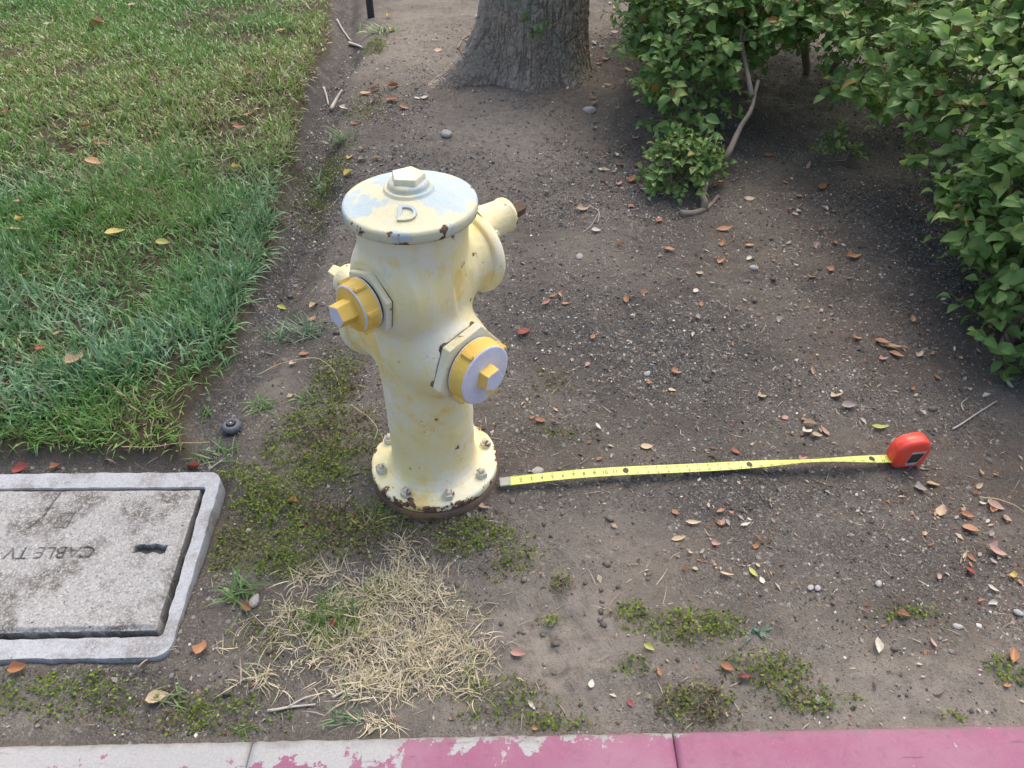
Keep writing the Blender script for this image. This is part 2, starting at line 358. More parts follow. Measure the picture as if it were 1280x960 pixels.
M_gap = simple('dark_gap_iron', (.03, .022, .018), .9)  # near-black iron for the gasket rings in the joints
M_conc = concrete_material('collar_concrete', (.30, .31, .325), (.39, .40, .41), (.23, .22, .21), (.10, .095, .09))
M_lid = concrete_material('lid_concrete', (.235, .23, .218), (.35, .345, .33), (.110, .098, .082), (.050, .047, .043), .9, .6)
M_kerb = kerb_material(); M_bark = bark_material()
M_twig = simple('dry_twig', (.20, .165, .13), .85, scale=60, var=.4)
M_pale_twig = simple('pale_stick', (.42, .38, .32), .85, scale=60, var=.35)
M_straw1 = simple('straw_stalk', (.45, .37, .20), .7, scale=80)
M_stone = simple('grey_stone', (.33, .315, .29), .85, scale=30, var=.3, bump=.4)
M_black = simple('black_plastic', (.022, .024, .028), .45, scale=120, var=.3)
M_dustblack = simple('dusty_plastic', (.075, .085, .10), .6, scale=60, var=.4)
M_red = simple('orange_red_plastic', (.80, .070, .040), .38, scale=15, var=.06, bump=0)
M_silver = simple('silver_label', (.62, .62, .64), .3, .6, var=.1)
M_label = simple('black_label', (.03, .03, .032), .4)
M_tape = simple('yellow_tape', (.60, .66, .15), .4, scale=20, var=.05, bump=0)
M_ink = simple('black_print', (.02, .02, .02), .6, bump=0)
M_redink = simple('red_print', (.45, .04, .03), .6, bump=0)
M_steel = simple('steel_hook', (.25, .26, .25), .5, .7, var=.3)
M_asphalt = simple('asphalt', (.055, .054, .053), .95, scale=180, var=.5, bump=.6, bd=.004)

# ------------------------------------------------------------------ ground, road, kerb
def axis(fine0, fine1, df, mid0, mid1, dm, far):
    a = list(np.arange(mid0, fine0, dm)) + list(np.arange(fine0, fine1, df)) + list(np.arange(fine1, mid1, dm)) + [mid1]
    lo = []; s = .08; x = a[0]
    while x > -far: x -= s; s *= 1.45; lo.append(x)
    hi = []; s = .08; x = a[-1]
    while x < far: x += s; s *= 1.45; hi.append(x)
    return np.array(lo[::-1] + a + hi)
BL = lambda px, py, rx, ry, a: (*at(px, py, 0)[:2], rx, ry, a)
PALE = [BL(700, 800, .22, .20, 1.), BL(780, 680, .28, .10, .7), BL(620, 350, .5, .5, .35), BL(640, 170, .45, .6, .95), BL(520, 60, .4, 1., .7), BL(1150, 870, .45, .12, .9), BL(560, 880, .25, .05, .6), BL(340, 470, .07, .12, .7),
        BL(1000, 700, .25, .1, .35), BL(880, 860, .25, .1, .5), BL(400, 880, .1, .05, .6), BL(60, 890, .08, .05, .6)]
LITT = [BL(1230, 620, .35, .25, 1.), BL(1120, 430, .35, .25, .9), BL(830, 190, .35, .35, 1.), BL(920, 690, .25, .12, .6), BL(800, 60, .5, .8, .8), BL(1000, 320, .4, .4, .5), BL(1270, 740, .3, .15, .8), BL(480, 130, .2, .3, .5), BL(740, 540, .3, .2, .4), BL(640, 560, .15, .12, .7)]
MOSS = [BL(290, 680, .09, .10, 1.), BL(300, 600, .08, .08, 1.), BL(360, 700, .12, .06, 1.), BL(400, 560, .17, .20, 1.), BL(330, 620, .14, .12, 1.), BL(420, 660, .22, .10, 1.1), BL(580, 670, .16, .07, 1.), BL(340, 790, .10, .10, .6), BL(90, 870, .30, .06, .72), BL(250, 890, .20, .06, .72), BL(420, 480, .10, .18, .8), BL(400, 220, .16, .5, .7),
        BL(790, 770, .05, .04, 1.1), BL(860, 785, .12, .045, 1.1), BL(870, 880, .08, .04, 1.3), BL(960, 840, .09, .05, 1.1), BL(1010, 875, .10, .025, 1.2), BL(700, 730, .03, .03, 1.2), BL(690, 775, .02, .015, 1.3), BL(690, 480, .12, .10, .55), BL(700, 540, .15, .08, .5), BL(620, 870, .12, .06, .8), BL(460, 130, .2, .4, .5),
        BL(690, 900, .10, .02, .9), BL(790, 835, .04, .03, .9), BL(1255, 840, .05, .03, 1.), BL(1130, 770, .10, .03, .7), BL(640, 700, .10, .07, .7), BL(470, 60, .08, .2, .8), BL(1190, 893, .03, .01, 1.1)]
DRY = [BL(330, 850, .07, .04, .6), BL(560, 770, .08, .05, .6), BL(400, 720, .10, .04, .6), BL(500, 740, .10, .07, 1.2), BL(440, 780, .13, .09, 1.2), BL(540, 820, .12, .07, 1.2), BL(470, 850, .10, .04, 1.), BL(500, 690, .03, .05, .9), BL(360, 770, .05, .06, .7), BL(300, 800, .06, .05, .5), BL(590, 860, .06, .03, .7), BL(470, 900, .06, .015, .8)]
DARK_SOIL = [BL(830, 440, .32, .30, 1.), BL(700, 400, .25, .25, .7), BL(930, 620, .45, .10, .8), BL(1060, 690, .30, .12, .7), BL(400, 120, .10, .9, .9), BL(330, 380, .07, .4, .9), BL(1180, 330, .3, .4, .6)]  # patches where the soil is mixed towards dark grey
def field(bl, x, y):
    s = np.zeros_like(x)
    for (cx, cy, rx, ry, a) in bl: s = np.maximum(s, a * np.exp(-(((x - cx) / rx) ** 2 + ((y - cy) / ry) ** 2)))
    return s
gx = axis(-1.3, 2.1, .0105, -3.7, 3.9, .022, 80); gy = axis(-.78, 1.6, .0105, -.82, 5.2, .022, 80)
GX, GY = np.meshgrid(gx, gy); fx, fy = GX.ravel(), GY.ravel()
Z = gh(fx, fy); nx_, ny_ = len(gx), len(gy)
ii = (np.arange(ny_ - 1)[:, None] * nx_ + np.arange(nx_ - 1)[None]).ravel()
GF = np.stack([ii, ii + 1, ii + 1 + nx_, ii + nx_], 1)
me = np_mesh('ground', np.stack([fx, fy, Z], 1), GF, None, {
    'pale': np.clip(field(PALE, fx, fy), 0, 1), 'litter': np.clip(field(LITT, fx, fy), 0, 1), 'dark_soil': np.clip(np.maximum(field(DARK_SOIL, fx, fy), .95 * np.exp(-((lawn_d(fx, fy) + .07) / .065) ** 2)), 0, 1), 'lawn': sst(-.03, .02, lawn_d(fx, fy))})
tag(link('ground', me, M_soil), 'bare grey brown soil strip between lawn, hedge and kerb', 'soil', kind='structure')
road = np_mesh('road', np.array([(-80, -80, -.155), (80, -80, -.155), (80, -.74 + .021 * 80, -.155), (-80, -.74 - .021 * 80, -.155)]), np.array([[0, 1, 2, 3]]))
tag(link('road', road, M_asphalt), 'dark asphalt street below the painted kerb', 'road', kind='structure')

kerb = empty('kerb', (0, -.65, 0)); tag(kerb, 'concrete kerb with worn pink paint along the street', 'kerb', kind='structure')
JX = [-4.5, -3.4, -2.4, -1.4, -.282, .478, 1.55, 2.6, 3.6, 4.6]
for i in range(len(JX) - 1):
    a, b_ = JX[i] + .0018, JX[i + 1] - .0018; ns = max(8, int((b_ - a) / .012))
    prof = [(0, -.25), (0, -.012), (-.0015, -.003), (-.006, .0015), (-.012, .003), (-.05, .003), (-.09, .002), (-.128, .0), (-.142, -.004), (-.150, -.014), (-.156, -.04), (-.165, -.25)]
    xs = np.linspace(a, b_, ns); V = []
    for x in xs:
        endb = min(1, min(x - a, b_ - x) / .005)
        for k, (py, pz) in enumerate(prof):
            j = (vnoise(np.array([x * 90.]), np.array([k * 3.3]), 21)[0] - .5) * (.0035 if 1 <= k <= 4 else .001)
            V.append((x, kerb_y(x) + py + j - (.002 * (1 - endb) if py == 0 else 0), pz + j * .4 - .003 * (1 - endb) ** 2 + .0))
    K = len(prof); q = (np.arange(ns - 1)[:, None] * K + np.arange(K - 1)[None]).ravel()
    F = [np.stack([q, q + K, q + K + 1, q + 1], 1), np.array([list(range(K))]), np.array([list(range((ns - 1) * K, ns * K))[::-1]])]
    link('kerb_section', np_mesh('kerb_section', np.array(V) - np.array([0, -.65, 0]), F), M_kerb, kerb)

# ------------------------------------------------------------------ grass
def blades(name, root, length, width, head, lean, bend, col, segs=3, side=None, nrm_twist=None, curl=.35):
    n = len(root); ts = np.linspace(0, 1, segs + 1)
    H = np.stack([np.cos(head), np.sin(head), np.zeros(n)], 1)
    S = np.stack([-np.sin(head), np.cos(head), np.zeros(n)], 1)
    tw = rng.normal(0, .5, n) if nrm_twist is None else nrm_twist
    cz_ = rng.normal(0, curl, n); P = root.copy(); V = np.zeros((n, 2 * segs + 1, 3)); ang = lean.copy(); prev = 0
    for i, t in enumerate(ts):
        if i:
            st = (length / segs)[:, None]
            P = P + st * (H * np.sin(ang)[:, None] + np.array([0, 0, 1.]) * np.cos(ang)[:, None]); ang = ang + bend / segs; hd = head + cz_ * t; H = np.stack([np.cos(hd), np.sin(hd), np.zeros(n)], 1); S = np.stack([-np.sin(hd), np.cos(hd), np.zeros(n)], 1)
        w = width * (1 - t ** 1.6) * (.75 + .5 * min(1, t * 3))
        Sd = S * np.cos(tw * t)[:, None] + np.array([0, 0, 1.]) * np.sin(tw * t)[:, None]
        if i < segs: V[:, 2 * i] = P - Sd * (w / 2)[:, None]; V[:, 2 * i + 1] = P + Sd * (w / 2)[:, None]
        else: V[:, 2 * segs] = P
    k = 2 * segs + 1; base = (np.arange(n) * k)[:, None]
    Q = np.concatenate([base + np.array([[2 * i, 2 * i + 1, 2 * i + 3, 2 * i + 2]]) for i in range(segs - 1)], 0)
    T = base + np.array([[2 * segs - 2, 2 * segs - 1, 2 * segs]])
    return np_mesh(name, V.reshape(-1, 3), [Q, T], np.repeat(col, k, axis=0))
def mixc(a, b, t): return np.array(a)[None] * (1 - t)[:, None] + np.array(b)[None] * t[:, None]

def lawn(n_try, x0, x1, y0, y1, wid, seed, fade=(9., 8.)):
    x = rng.uniform(x0, x1, n_try); y = rng.uniform(y0, y1, n_try); d = lawn_d(x, y)
    dens = sst(-.012, .05, d) * (.25 + .75 * sst(-.35, .15, fbm(x * 4, y * 4, 31, 3)))
    bare = np.exp(-(((x + .80) / .10) ** 2 + ((y - 3.0) / .35) ** 2)); dens *= (1 - .5 * bare) * sst(fade[0], fade[1], y)
    k = rng.uniform(0, 1, n_try) < dens; x, y, d = x[k], y[k], d[k]; n = len(x)
    dry = np.clip(sst(-.1, .35, fbm(x * 1.7, y * 1.7, 33, 3)) * .35 + .72 * np.exp(-((y - 2.4) / .7) ** 2) + .5 * np.exp(-(((x + .72) / .10) ** 2 + ((y - .15) / .12) ** 2)) + .7 * np.exp(-((d - .05) / .2) ** 2) * sst(1.3, 2.2, y), 0, 1) * .9  # far band's yellow is part dry grass, part warm flare put in colour
    blue = np.clip(np.exp(-((d - .05) / .16) ** 2) * sst(.2, .5, y) * sst(2.3, 1.1, y) * .8 + sst(.0, .5, fbm(x * 2.5, y * 2.5, 35, 3)) * sst(2.6, 1., y), 0, 1)
    dry_flare = rng.uniform(0, 1, n) < dry * .5
    t = rng.uniform(0, 1, n)
    col = mixc((.075, .185, .038), (.165, .335, .080), t)
    bl = mixc((.125, .250, .125), (.290, .430, .300), t); s = (blue * rng.uniform(.2, 1, n))[:, None]; col = col * (1 - s) + bl * s
    yl = mixc((.21, .30, .055), (.33, .41, .09), t); s = (dry * .6)[:, None]; col = col * (1 - s) + yl * s
    col = np.where(dry_flare[:, None], mixc((.30, .24, .13), (.46, .40, .22), t), col)
    dead = rng.uniform(0, 1, n) < .07; col = np.where(dead[:, None], mixc((.12, .085, .045), (.30, .24, .14), t), col)
    L = rng.uniform(.026, .080, n) * np.where(dry_flare, .75, 1.) * (1 + .35 * blue) * (.75 + .35 * vnoise(x * 7, y * 7, 41))
    head = rng.uniform(0, 2 * PI, n); ov = np.exp(-((d - .0) / .05) ** 2)
    head = np.where(rng.uniform(0, 1, n) < ov * .75, rng.normal(-.35, .7, n), head)     # edge blades hang outwards
    fr = (y < .16) & (rng.uniform(0, 1, n) < .5); head = np.where(fr, rng.normal(-PI / 2, .7, n), head)
    lean = np.abs(rng.normal(.75, .42, n)); bend = rng.normal(.55, .75, n)
    root = np.stack([x, y, gh(x, y) - .003], 1)
    return blades('lawn_grass', root, L, wid * rng.uniform(.7, 1.35, n) * (1 + .3 * blue), head, lean, bend, col)
m1 = lawn(100000, -2.2, -.5, 0.0, 2.0, .0042, 1, (2.0, 1.1)); m2 = lawn(138000, -4.2, -.6, 1.0, 5.0, .0054, 2, (1.0, 1.9))
bmj = bmesh.new(); bmj.from_mesh(m1); bmj.from_mesh(m2); lm = bpy.data.meshes.new('lawn_grass'); bmj.to_mesh(lm); bmj.free(); bpy.data.meshes.remove(m1); bpy.data.meshes.remove(m2)
tag(link('lawn_grass', lm, M_grass, smooth=False), 'thick green lawn grass with drier yellow patches and a far band tinted for flare', 'grass', kind='stuff')

def masked(n_try, bl, thr, sc, seed, x0=-1.6, x1=2.2, y0=-.64, y1=3.6, gain=1.0, soft=.35):
    x = rng.uniform(x0, x1, n_try); y = rng.uniform(y0, y1, n_try)
    f = field(bl, x, y) * gain; nz = fbm(x * sc, y * sc, seed, 4) * .5 + .5
    k = (rng.uniform(0, 1, n_try) < sst(thr, thr + soft, f * (.35 + 1.1 * nz))) & (lawn_d(x, y) < .02) & (y > kerb_y(x) + .004)
    k &= (np.hypot(x, y) > .148) & ~((x < -.475) & (x > -1.2) & (y < -.02) & (y > -.515))
    return x[k], y[k]
# low moss
x, y = masked(900000, MOSS, .20, 26, 51, soft=.75); n = min(len(x), 120000); x, y = x[:n], y[:n]
lv = np.array([(0, 0, 0), (.5, .32, .08), (1, 0, .0), (.5, -.32, .08)]) ; lf = np.array([[0, 1, 2, 3]])
hh = sst(.35, .75, field(MOSS, x, y)) * (.5 + .9 * vnoise(x * 45, y * 45, 55))
t = rng.uniform(0, 1, n); br = sst(.12, .6, fbm(x * 9, y * 9, 57, 3) + rng.normal(0, .25, n))[:, None]
col = mixc((.070, .112, .018), (.210, .275, .045), t) * (1 - br) + mixc((.09, .065, .042), (.22, .165, .105), t) * br
sz = rng.uniform(.0045, .0105, n)
Mx = rot_frames(n, .9) * sz[:, None, None]
me = scatter_mesh('moss', lv, lf, Mx, np.stack([x, y, gh(x, y) + .001 + hh * rng.uniform(0, .016, n)], 1), col)
tag(link('moss', me, M_moss, smooth=False), 'low olive green moss and ground cover on the soil', 'moss', kind='stuff')
# straw patch in front of the hydrant
x, y = masked(70000, DRY, .16, 26, 61, -.7, .5, -.64, .0, soft=.85); n = min(len(x), 6800); x, y = x[:n], y[:n]
t = rng.uniform(0, 1, n); gr = np.exp(-(((x - at(415, 775, 0)[0]) / .06) ** 2 + ((y - at(415, 775, 0)[1]) / .05) ** 2)) + .5 * sst(.1, .4, fbm(x * 9, y * 9, 63, 2))
isg = rng.uniform(0, 1, n) < gr * .7
col = mixc((.40, .34, .21), (.68, .60, .42), t); gy_ = rng.uniform(0, 1, n) < .18; col = np.where(gy_[:, None], mixc((.22, .20, .17), (.42, .38, .32), t), col)
col = np.where(isg[:, None], mixc((.10, .17, .035), (.27, .33, .09), t), col)
me = blades('dry_grass', np.stack([x, y, gh(x, y) - .002], 1), rng.uniform(.010, .062, n), np.exp(rng.normal(math.log(.0014), .38, n)).clip(.0006, .0034), rng.uniform(0, 2 * PI, n), np.abs(rng.normal(1.05, .35, n)), rng.normal(.75, .7, n), col, 5, curl=.8)
tag(link('dry_grass', me, M_straw, smooth=False), 'straw coloured dead grass patch in front of the hydrant', 'dry grass', kind='stuff')
x, y = masked(260000, MOSS + DRY, .22, 20, 65, soft=.8); n = min(len(x), 15000); x, y = x[:n], y[:n]; t = rng.uniform(0, 1, n); bq = (rng.uniform(0, 1, n) < .4)[:, None]
me = blades('ground_cover_shoots', np.stack([x, y, gh(x, y) - .001], 1), rng.uniform(.006, .022, n), rng.uniform(.0007, .0020, n), rng.uniform(0, 2 * PI, n), np.abs(rng.normal(.7, .4, n)), rng.normal(.4, .7, n), np.where(bq, mixc((.16, .12, .07), (.34, .27, .17), t), mixc((.09, .14, .025), (.21, .29, .06), t)))
tag(link('ground_cover_shoots', me, M_straw, smooth=False), 'fine short shoots and dry stems growing through the moss', 'ground cover', kind='stuff')
# sparse dead wisps all over the bare soil
n = 2600; x = rng.uniform(-.75, 2.3, n); y = rng.uniform(-.62, 3.4, n); k = (lawn_d(x, y) < 0) & (np.hypot(x, y) > .16) & (y > kerb_y(x) + .01) & ~((x < -.47) & (y < 0) & (y > -.52)); x, y = x[k], y[k]; n = len(x); t = rng.uniform(0, 1, n)
me = blades('dead_wisps', np.stack([x, y, gh(x, y) + .002], 1), rng.uniform(.012, .05, n), rng.uniform(.001, .0024, n), rng.uniform(0, 2 * PI, n), rng.uniform(1.35, 1.6, n), rng.normal(.0, .5, n), mixc((.16, .125, .09), (.46, .40, .30), t))
tag(link('dead_wisps', me, M_straw, smooth=False), 'loose dry grass stems strewn thinly over the soil', 'straw', kind='stuff')

# gravel and litter crumbs
ov = np.array([(1, 0, 0), (-1, 0, 0), (0, 1, 0), (0, -1, 0), (0, 0, .7), (0, 0, -.7), ]) ; of = np.array([[0, 2, 4], [2, 1, 4], [1, 3, 4], [3, 0, 4], [2, 0, 5], [1, 2, 5], [3, 1, 5], [0, 3, 5]])
def soil_points(n, x0=-.75, x1=2.4, y0=-.64, y1=3.6):
    x = rng.uniform(x0, x1, n); y = rng.uniform(y0, y1, n) if True else None
    k = (lawn_d(x, y) < -.02) & (np.hypot(x, y) > .153) & (y > kerb_y(x) + .006) & ~((x < -.465) & (x > -1.2) & (y < 0) & (y > -.52)); return x[k], y[k]
x, y = soil_points(420000); iv, _ = in_view(np.stack([x, y, np.zeros(len(x))], 1), 160); x, y = x[iv], y[iv]
p = np.maximum(.10 + .75 * sst(-.1, .45, fbm(x * 3, y * 3, 71, 3)), .9 * field(DARK_SOIL, x, y)) * (1 - .85 * np.clip(field(PALE, x, y), 0, 1)) * sst(4.0, .6, y); k = rng.uniform(0, 1, len(x)) < p; x, y = x[k][:78000], y[k][:78000]; n = len(x)
t = rng.uniform(0, 1, n); base = mixc((.045, .042, .039), (.22, .21, .195), t ** 1.5); wh = rng.uniform(0, 1, n) < .055; base = np.where(wh[:, None], mixc((.36, .345, .32), (.60, .58, .54), t), base); rd = rng.uniform(0, 1, n) < .06; base = np.where(rd[:, None], mixc((.20, .12, .08), (.28, .18, .12), t), base)
sz = np.exp(rng.normal(math.log(.0019), .42, n)).clip(.0009, .0060) * (1 + .35 * np.clip(y, 0, 3))
fr = rot_frames(n, .5) * (sz[:, None] * rng.uniform(.55, 1.35, (n, 3)))[:, None, :]
ov = np.array([(1, .1, -.3), (.05, 1, -.3), (-1, -.1, -.3), (.1, -1, -.3), (.15, .1, .75)]); of = np.array([[0, 1, 4], [1, 2, 4], [2, 3, 4], [3, 0, 4]])
me = scatter_mesh('gravel', ov, of, fr, np.stack([x, y, gh(x, y) + sz * .25], 1), base)
cx_, cy_ = soil_points(5200); iv, _ = in_view(np.stack([cx_, cy_, np.zeros(len(cx_))], 1), 160); cx_, cy_ = cx_[iv], cy_[iv]; kk = rng.uniform(0, 1, len(cx_)) < sst(-.3, .4, fbm(cx_ * 5, cy_ * 5, 77, 3)); cx_, cy_ = cx_[kk], cy_[kk]; nc = len(cx_)
csz = np.exp(rng.normal(math.log(.0042), .4, nc)).clip(.002, .012); cfr = rot_frames(nc, .5) * (csz[:, None] * rng.uniform(.7, 1.4, (nc, 3)))[:, None, :]
icb = bmesh.new(); bmesh.ops.create_icosphere(icb, subdivisions=1, radius=1.0); icb.verts.ensure_lookup_table(); iv_ = np.array([v_.co[:] for v_ in icb.verts]) * rng.uniform(.7, 1.15, (len(icb.verts), 1)) * np.array([1, 1, .6]); if_ = np.array([[q_.index for q_ in f_.verts] for f_ in icb.faces]); icb.free()
cme = scatter_mesh('soil_clods', iv_, if_, cfr, np.stack([cx_, cy_, gh(cx_, cy_) + csz * .1], 1), mixc((.095, .084, .072), (.170, .150, .126), rng.uniform(0, 1, nc)))
tag(link('soil_clods', cme, M_grit, smooth=False), 'small crumbling clods of earth on the bare soil', 'soil clods', kind='stuff')
tag(link('gravel', me, M_grit, smooth=False), 'fine grey grit and small pebbles over the soil', 'gravel', kind='stuff')
x, y = soil_points(110000); f = field(LITT, x, y); k = rng.uniform(0, 1, len(x)) < (.05 + .42 * f * sst(-.25, .35, fbm(x * 7, y * 7, 75, 3))); x, y = x[k], y[k]; n = len(x)
t = rng.uniform(0, 1, n); s = rng.uniform(0, 1, n)
col = np.where((s < .45)[:, None], mixc((.10, .060, .040), (.26, .145, .085), t), np.where((s < .8)[:, None], mixc((.28, .22, .15), (.50, .42, .31), t), mixc((.16, .15, .14), (.36, .34, .31), t)))
L = np.exp(rng.normal(math.log(.0085), .45, n)).clip(.003, .022)
fr = rot_frames(n, .35) * np.stack([L, L * rng.uniform(.25, .8, n), L], 1)[:, None, :]
me = scatter_mesh('leaf_litter', np.array([(-.5, 0, 0), (0, .42, .12), (.5, .05, .02), (.05, -.40, .10)]), np.array([[0, 3, 2, 1]]), fr, np.stack([x, y, gh(x, y) + .003], 1), col)
tag(link('leaf_litter', me, M_litter, smooth=False), 'small brown and tan leaf crumbs scattered on the soil', 'leaf litter', kind='stuff')

# ------------------------------------------------------------------ hydrant
def surface_nets(vol, origin, h):
    ins = vol < 0; s = tuple(d - 1 for d in vol.shape)
    cnt = np.zeros(s, np.int8); corners = [(i, j, k) for i in (0, 1) for j in (0, 1) for k in (0, 1)]
    sl = lambda c: ins[c[0]:c[0] + s[0], c[1]:c[1] + s[1], c[2]:c[2] + s[2]]
    for c in corners: cnt += sl(c)
    act = np.argwhere((cnt > 0) & (cnt < 8)); idx = np.full(s, -1, np.int64); idx[tuple(act.T)] = np.arange(len(act))
    acc = np.zeros((len(act), 3)); num = np.zeros(len(act))
    for a in corners:
        for ax in range(3):
            if a[ax]: continue
            b = list(a); b[ax] = 1
            va = vol[tuple((act + np.array(a)).T)]; vb = vol[tuple((act + np.array(b)).T)]
            m = (va < 0) != (vb < 0); t = np.where(m, va / np.where(m, va - vb, 1), 0)
            pt = np.array(a)[None] + np.zeros((len(act), 3)); pt[:, ax] += t
            acc += pt * m[:, None]; num += m
    V = (act + acc / num[:, None]) * h + np.array(origin)
    Q = []
    for ax in range(3):
        u, w = (ax + 1) % 3, (ax + 2) % 3
        lo = [slice(1, -1)] * 3; lo[ax] = slice(0, -1); hi = list(lo); hi[ax] = slice(1, None)
        A = ins[tuple(lo)]; B = ins[tuple(hi)]; e = np.argwhere(A != B); inside = A[tuple(e.T)]
        e = e + np.array([0 if i == ax else 1 for i in range(3)])
        du = np.eye(3, dtype=int)[u]; dw = np.eye(3, dtype=int)[w]
        q = np.stack([idx[tuple((e - du - dw).T)], idx[tuple((e - dw).T)], idx[tuple(e.T)], idx[tuple((e - du).T)]], 1)
        q[~inside] = q[~inside][:, ::-1]; Q.append(q)
    return V, np.concatenate(Q)
def smin(a, b, k):
    h = np.clip(.5 + .5 * (b - a) / k, 0, 1); return b * (1 - h) + a * h - k * h * (1 - h)
AZ_R, AZ_L = math.radians(47), math.radians(-45)
dirv = lambda a: np.array([math.sin(a), -math.cos(a), 0.0])
ZR, ZL = .415, .565
hs = .0032; o0 = (-.235, -.215, .036); shp = (140, 132, 213)
X, Y, Zg = np.meshgrid(*[np.arange(shp[i], dtype=np.float32) * np.float32(hs) + np.float32(o0[i]) for i in range(3)], indexing='ij')
rho = np.sqrt(X * X + Y * Y)
rz = np.interp(Zg, [.03, .046, .052, .060, .075, .10, .25, .36, .50, .62, .70, .72], [.125, .119, .111, .104, .0995, .0975, .0965, .0985, .102, .103, .107, .108]).astype(np.float32)
vol = np.maximum(np.maximum(rho - rz, Zg - .708), .044 - Zg)
def boss(d, zc, ts, rs, tend, flat=1.0):
    t = X * d[0] + Y * d[1]; s = np.sqrt((X * -d[1] + Y * d[0]) ** 2 + (Zg - zc) ** 2)
    r = np.interp(t, ts, rs).astype(np.float32)
    return np.maximum(np.maximum(s - r, t - tend), -t)
dR, dL = dirv(AZ_R), dirv(AZ_L)
vol = smin(vol, boss(dR, ZR, [0, .07, .10, .124], [.094, .092, .087, .080], .122), .030)
vol = smin(vol, boss(dL, ZL + .004, [0, .05, .080, .095, .108], [.108, .108, .101, .088, .069], .106), .016)
vol = smin(vol, boss(-dL, ZL - .005, [0, .06, .11, .15], [.080, .078, .078, .082], .140), .030)
vol = smin(vol, boss(-dR, ZR - .015, [0, .06, .11, .15], [.086, .082, .084, .090], .150), .030)
pn = .0012 * np.sin(X * 47 + 2.1 * np.sin(Zg * 31)) * np.sin(Zg * 39 + 1.7 * np.sin(Y * 43)) * np.sin(Y * 37 + 1.1)
Vb, Qb = surface_nets(vol + pn.astype(np.float32), o0, hs)

hyd = empty('fire_hydrant', (0, 0, 0)); tag(hyd, 'chipped pale yellow fire hydrant with two capped outlets standing on the soil', 'fire hydrant')
def thin(o): return o
ed = np.zeros(len(Vb)); link('barrel', np_mesh('barrel', Vb, Qb, None, {'edge': ed}), M_barrel, hyd)
fl = link('flange', lathe('flange', [(.09, .0265), (.1495, .0265), (.1508, .029), (.1508, .043), (.1490, .0465), (.143, .0475), (.125, .0482), (.108, .0520), (.095, .06)], 96, [.6, .9, 1, .95, .8, .45, .12, 0, 0]), M_flange, hyd)
link('flange_plate', lathe('flange_plate', [(.02, -.06), (.150, -.06), (.1525, -.04), (.1525, .020), (.150, .0235), (.10, .0235)], 96), M_rust, hyd)
link('gasket', lathe('gasket', [(.10, .0205), (.1465, .0205), (.1465, .0285), (.10, .0285)], 64), M_gap, hyd)
for k in range(8):
    a = math.radians(-90 + 19 + 45 * k); g = empty('bolt_tmp'); bpy.data.objects.remove(g)
    Mb = Matrix.Translation((.1285 * math.cos(a), .1285 * math.sin(a), .0480)) @ Matrix.Rotation(a * 3.3, 4, 'Z')
    nb_ = link('bolt_nut', prism('bolt_nut', 6, .0138, 0, .0140, .0016), M_bolt, hyd, Mb, smooth=False)
    link('bolt_end', lathe('bolt_end', [(.0076, .010), (.0076, .0200), (.0062, .0215), (.0001, .0218)], 16), M_bolt, nb_)
# bonnet
prof = [(.100, .7055), (.1195, .7055), (.1228, .708), (.1240, .713), (.1240, .723), (.1225, .7285), (.1190, .7305), (.112, .7315), (.100, .7345), (.080, .7415), (.060, .7480), (.048, .7508), (.046, .7512), (.0452, .7555), (.0430, .7572), (.0395, .7574), (.0382, .7556), (.0375, .7610), (.0360, .7655), (.0335, .7680), (.0290, .7692), (.0001, .7692)]
edg = [.5, .9, 1, .9, .9, .9, .6, .2, 0, 0, 0, .1, .2, .4, .4, .5, .9, .3, .2, .1, 0, 0]
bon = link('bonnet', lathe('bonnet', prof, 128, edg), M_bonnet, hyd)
link('operating_nut', prism('operating_nut', 5, .0335, .7680, .7805, .0028, .94, math.radians(-60)), M_hex, bon, smooth=False)
def text_mesh(name, s, size, extrude=0.0, bevel=0.0, shear=0.0):
    cu = bpy.data.curves.new(name, 'FONT'); cu.body = s; cu.size = size; cu.align_x = 'CENTER'; cu.align_y = 'CENTER'; cu.extrude = extrude; cu.bevel_depth = bevel; cu.shear = shear; cu.resolution_u = 3
    o = bpy.data.objects.new(name, cu); C.objects.link(o); dg = bpy.context.evaluated_depsgraph_get()
    me = bpy.data.meshes.new_from_object(o.evaluated_get(dg)); me.name = name; bpy.data.objects.remove(o); bpy.data.curves.remove(cu); return me
dm = text_mesh('lettering', 'D', .050, .0010, .0012)
sl = math.atan2(.7480 - .7345, .04)
link('lettering', dm, M_bonnet, bon, Matrix.Translation((.004, -.079, .7435)) @ Matrix.Rotation(sl, 4, 'X'), smooth=False)
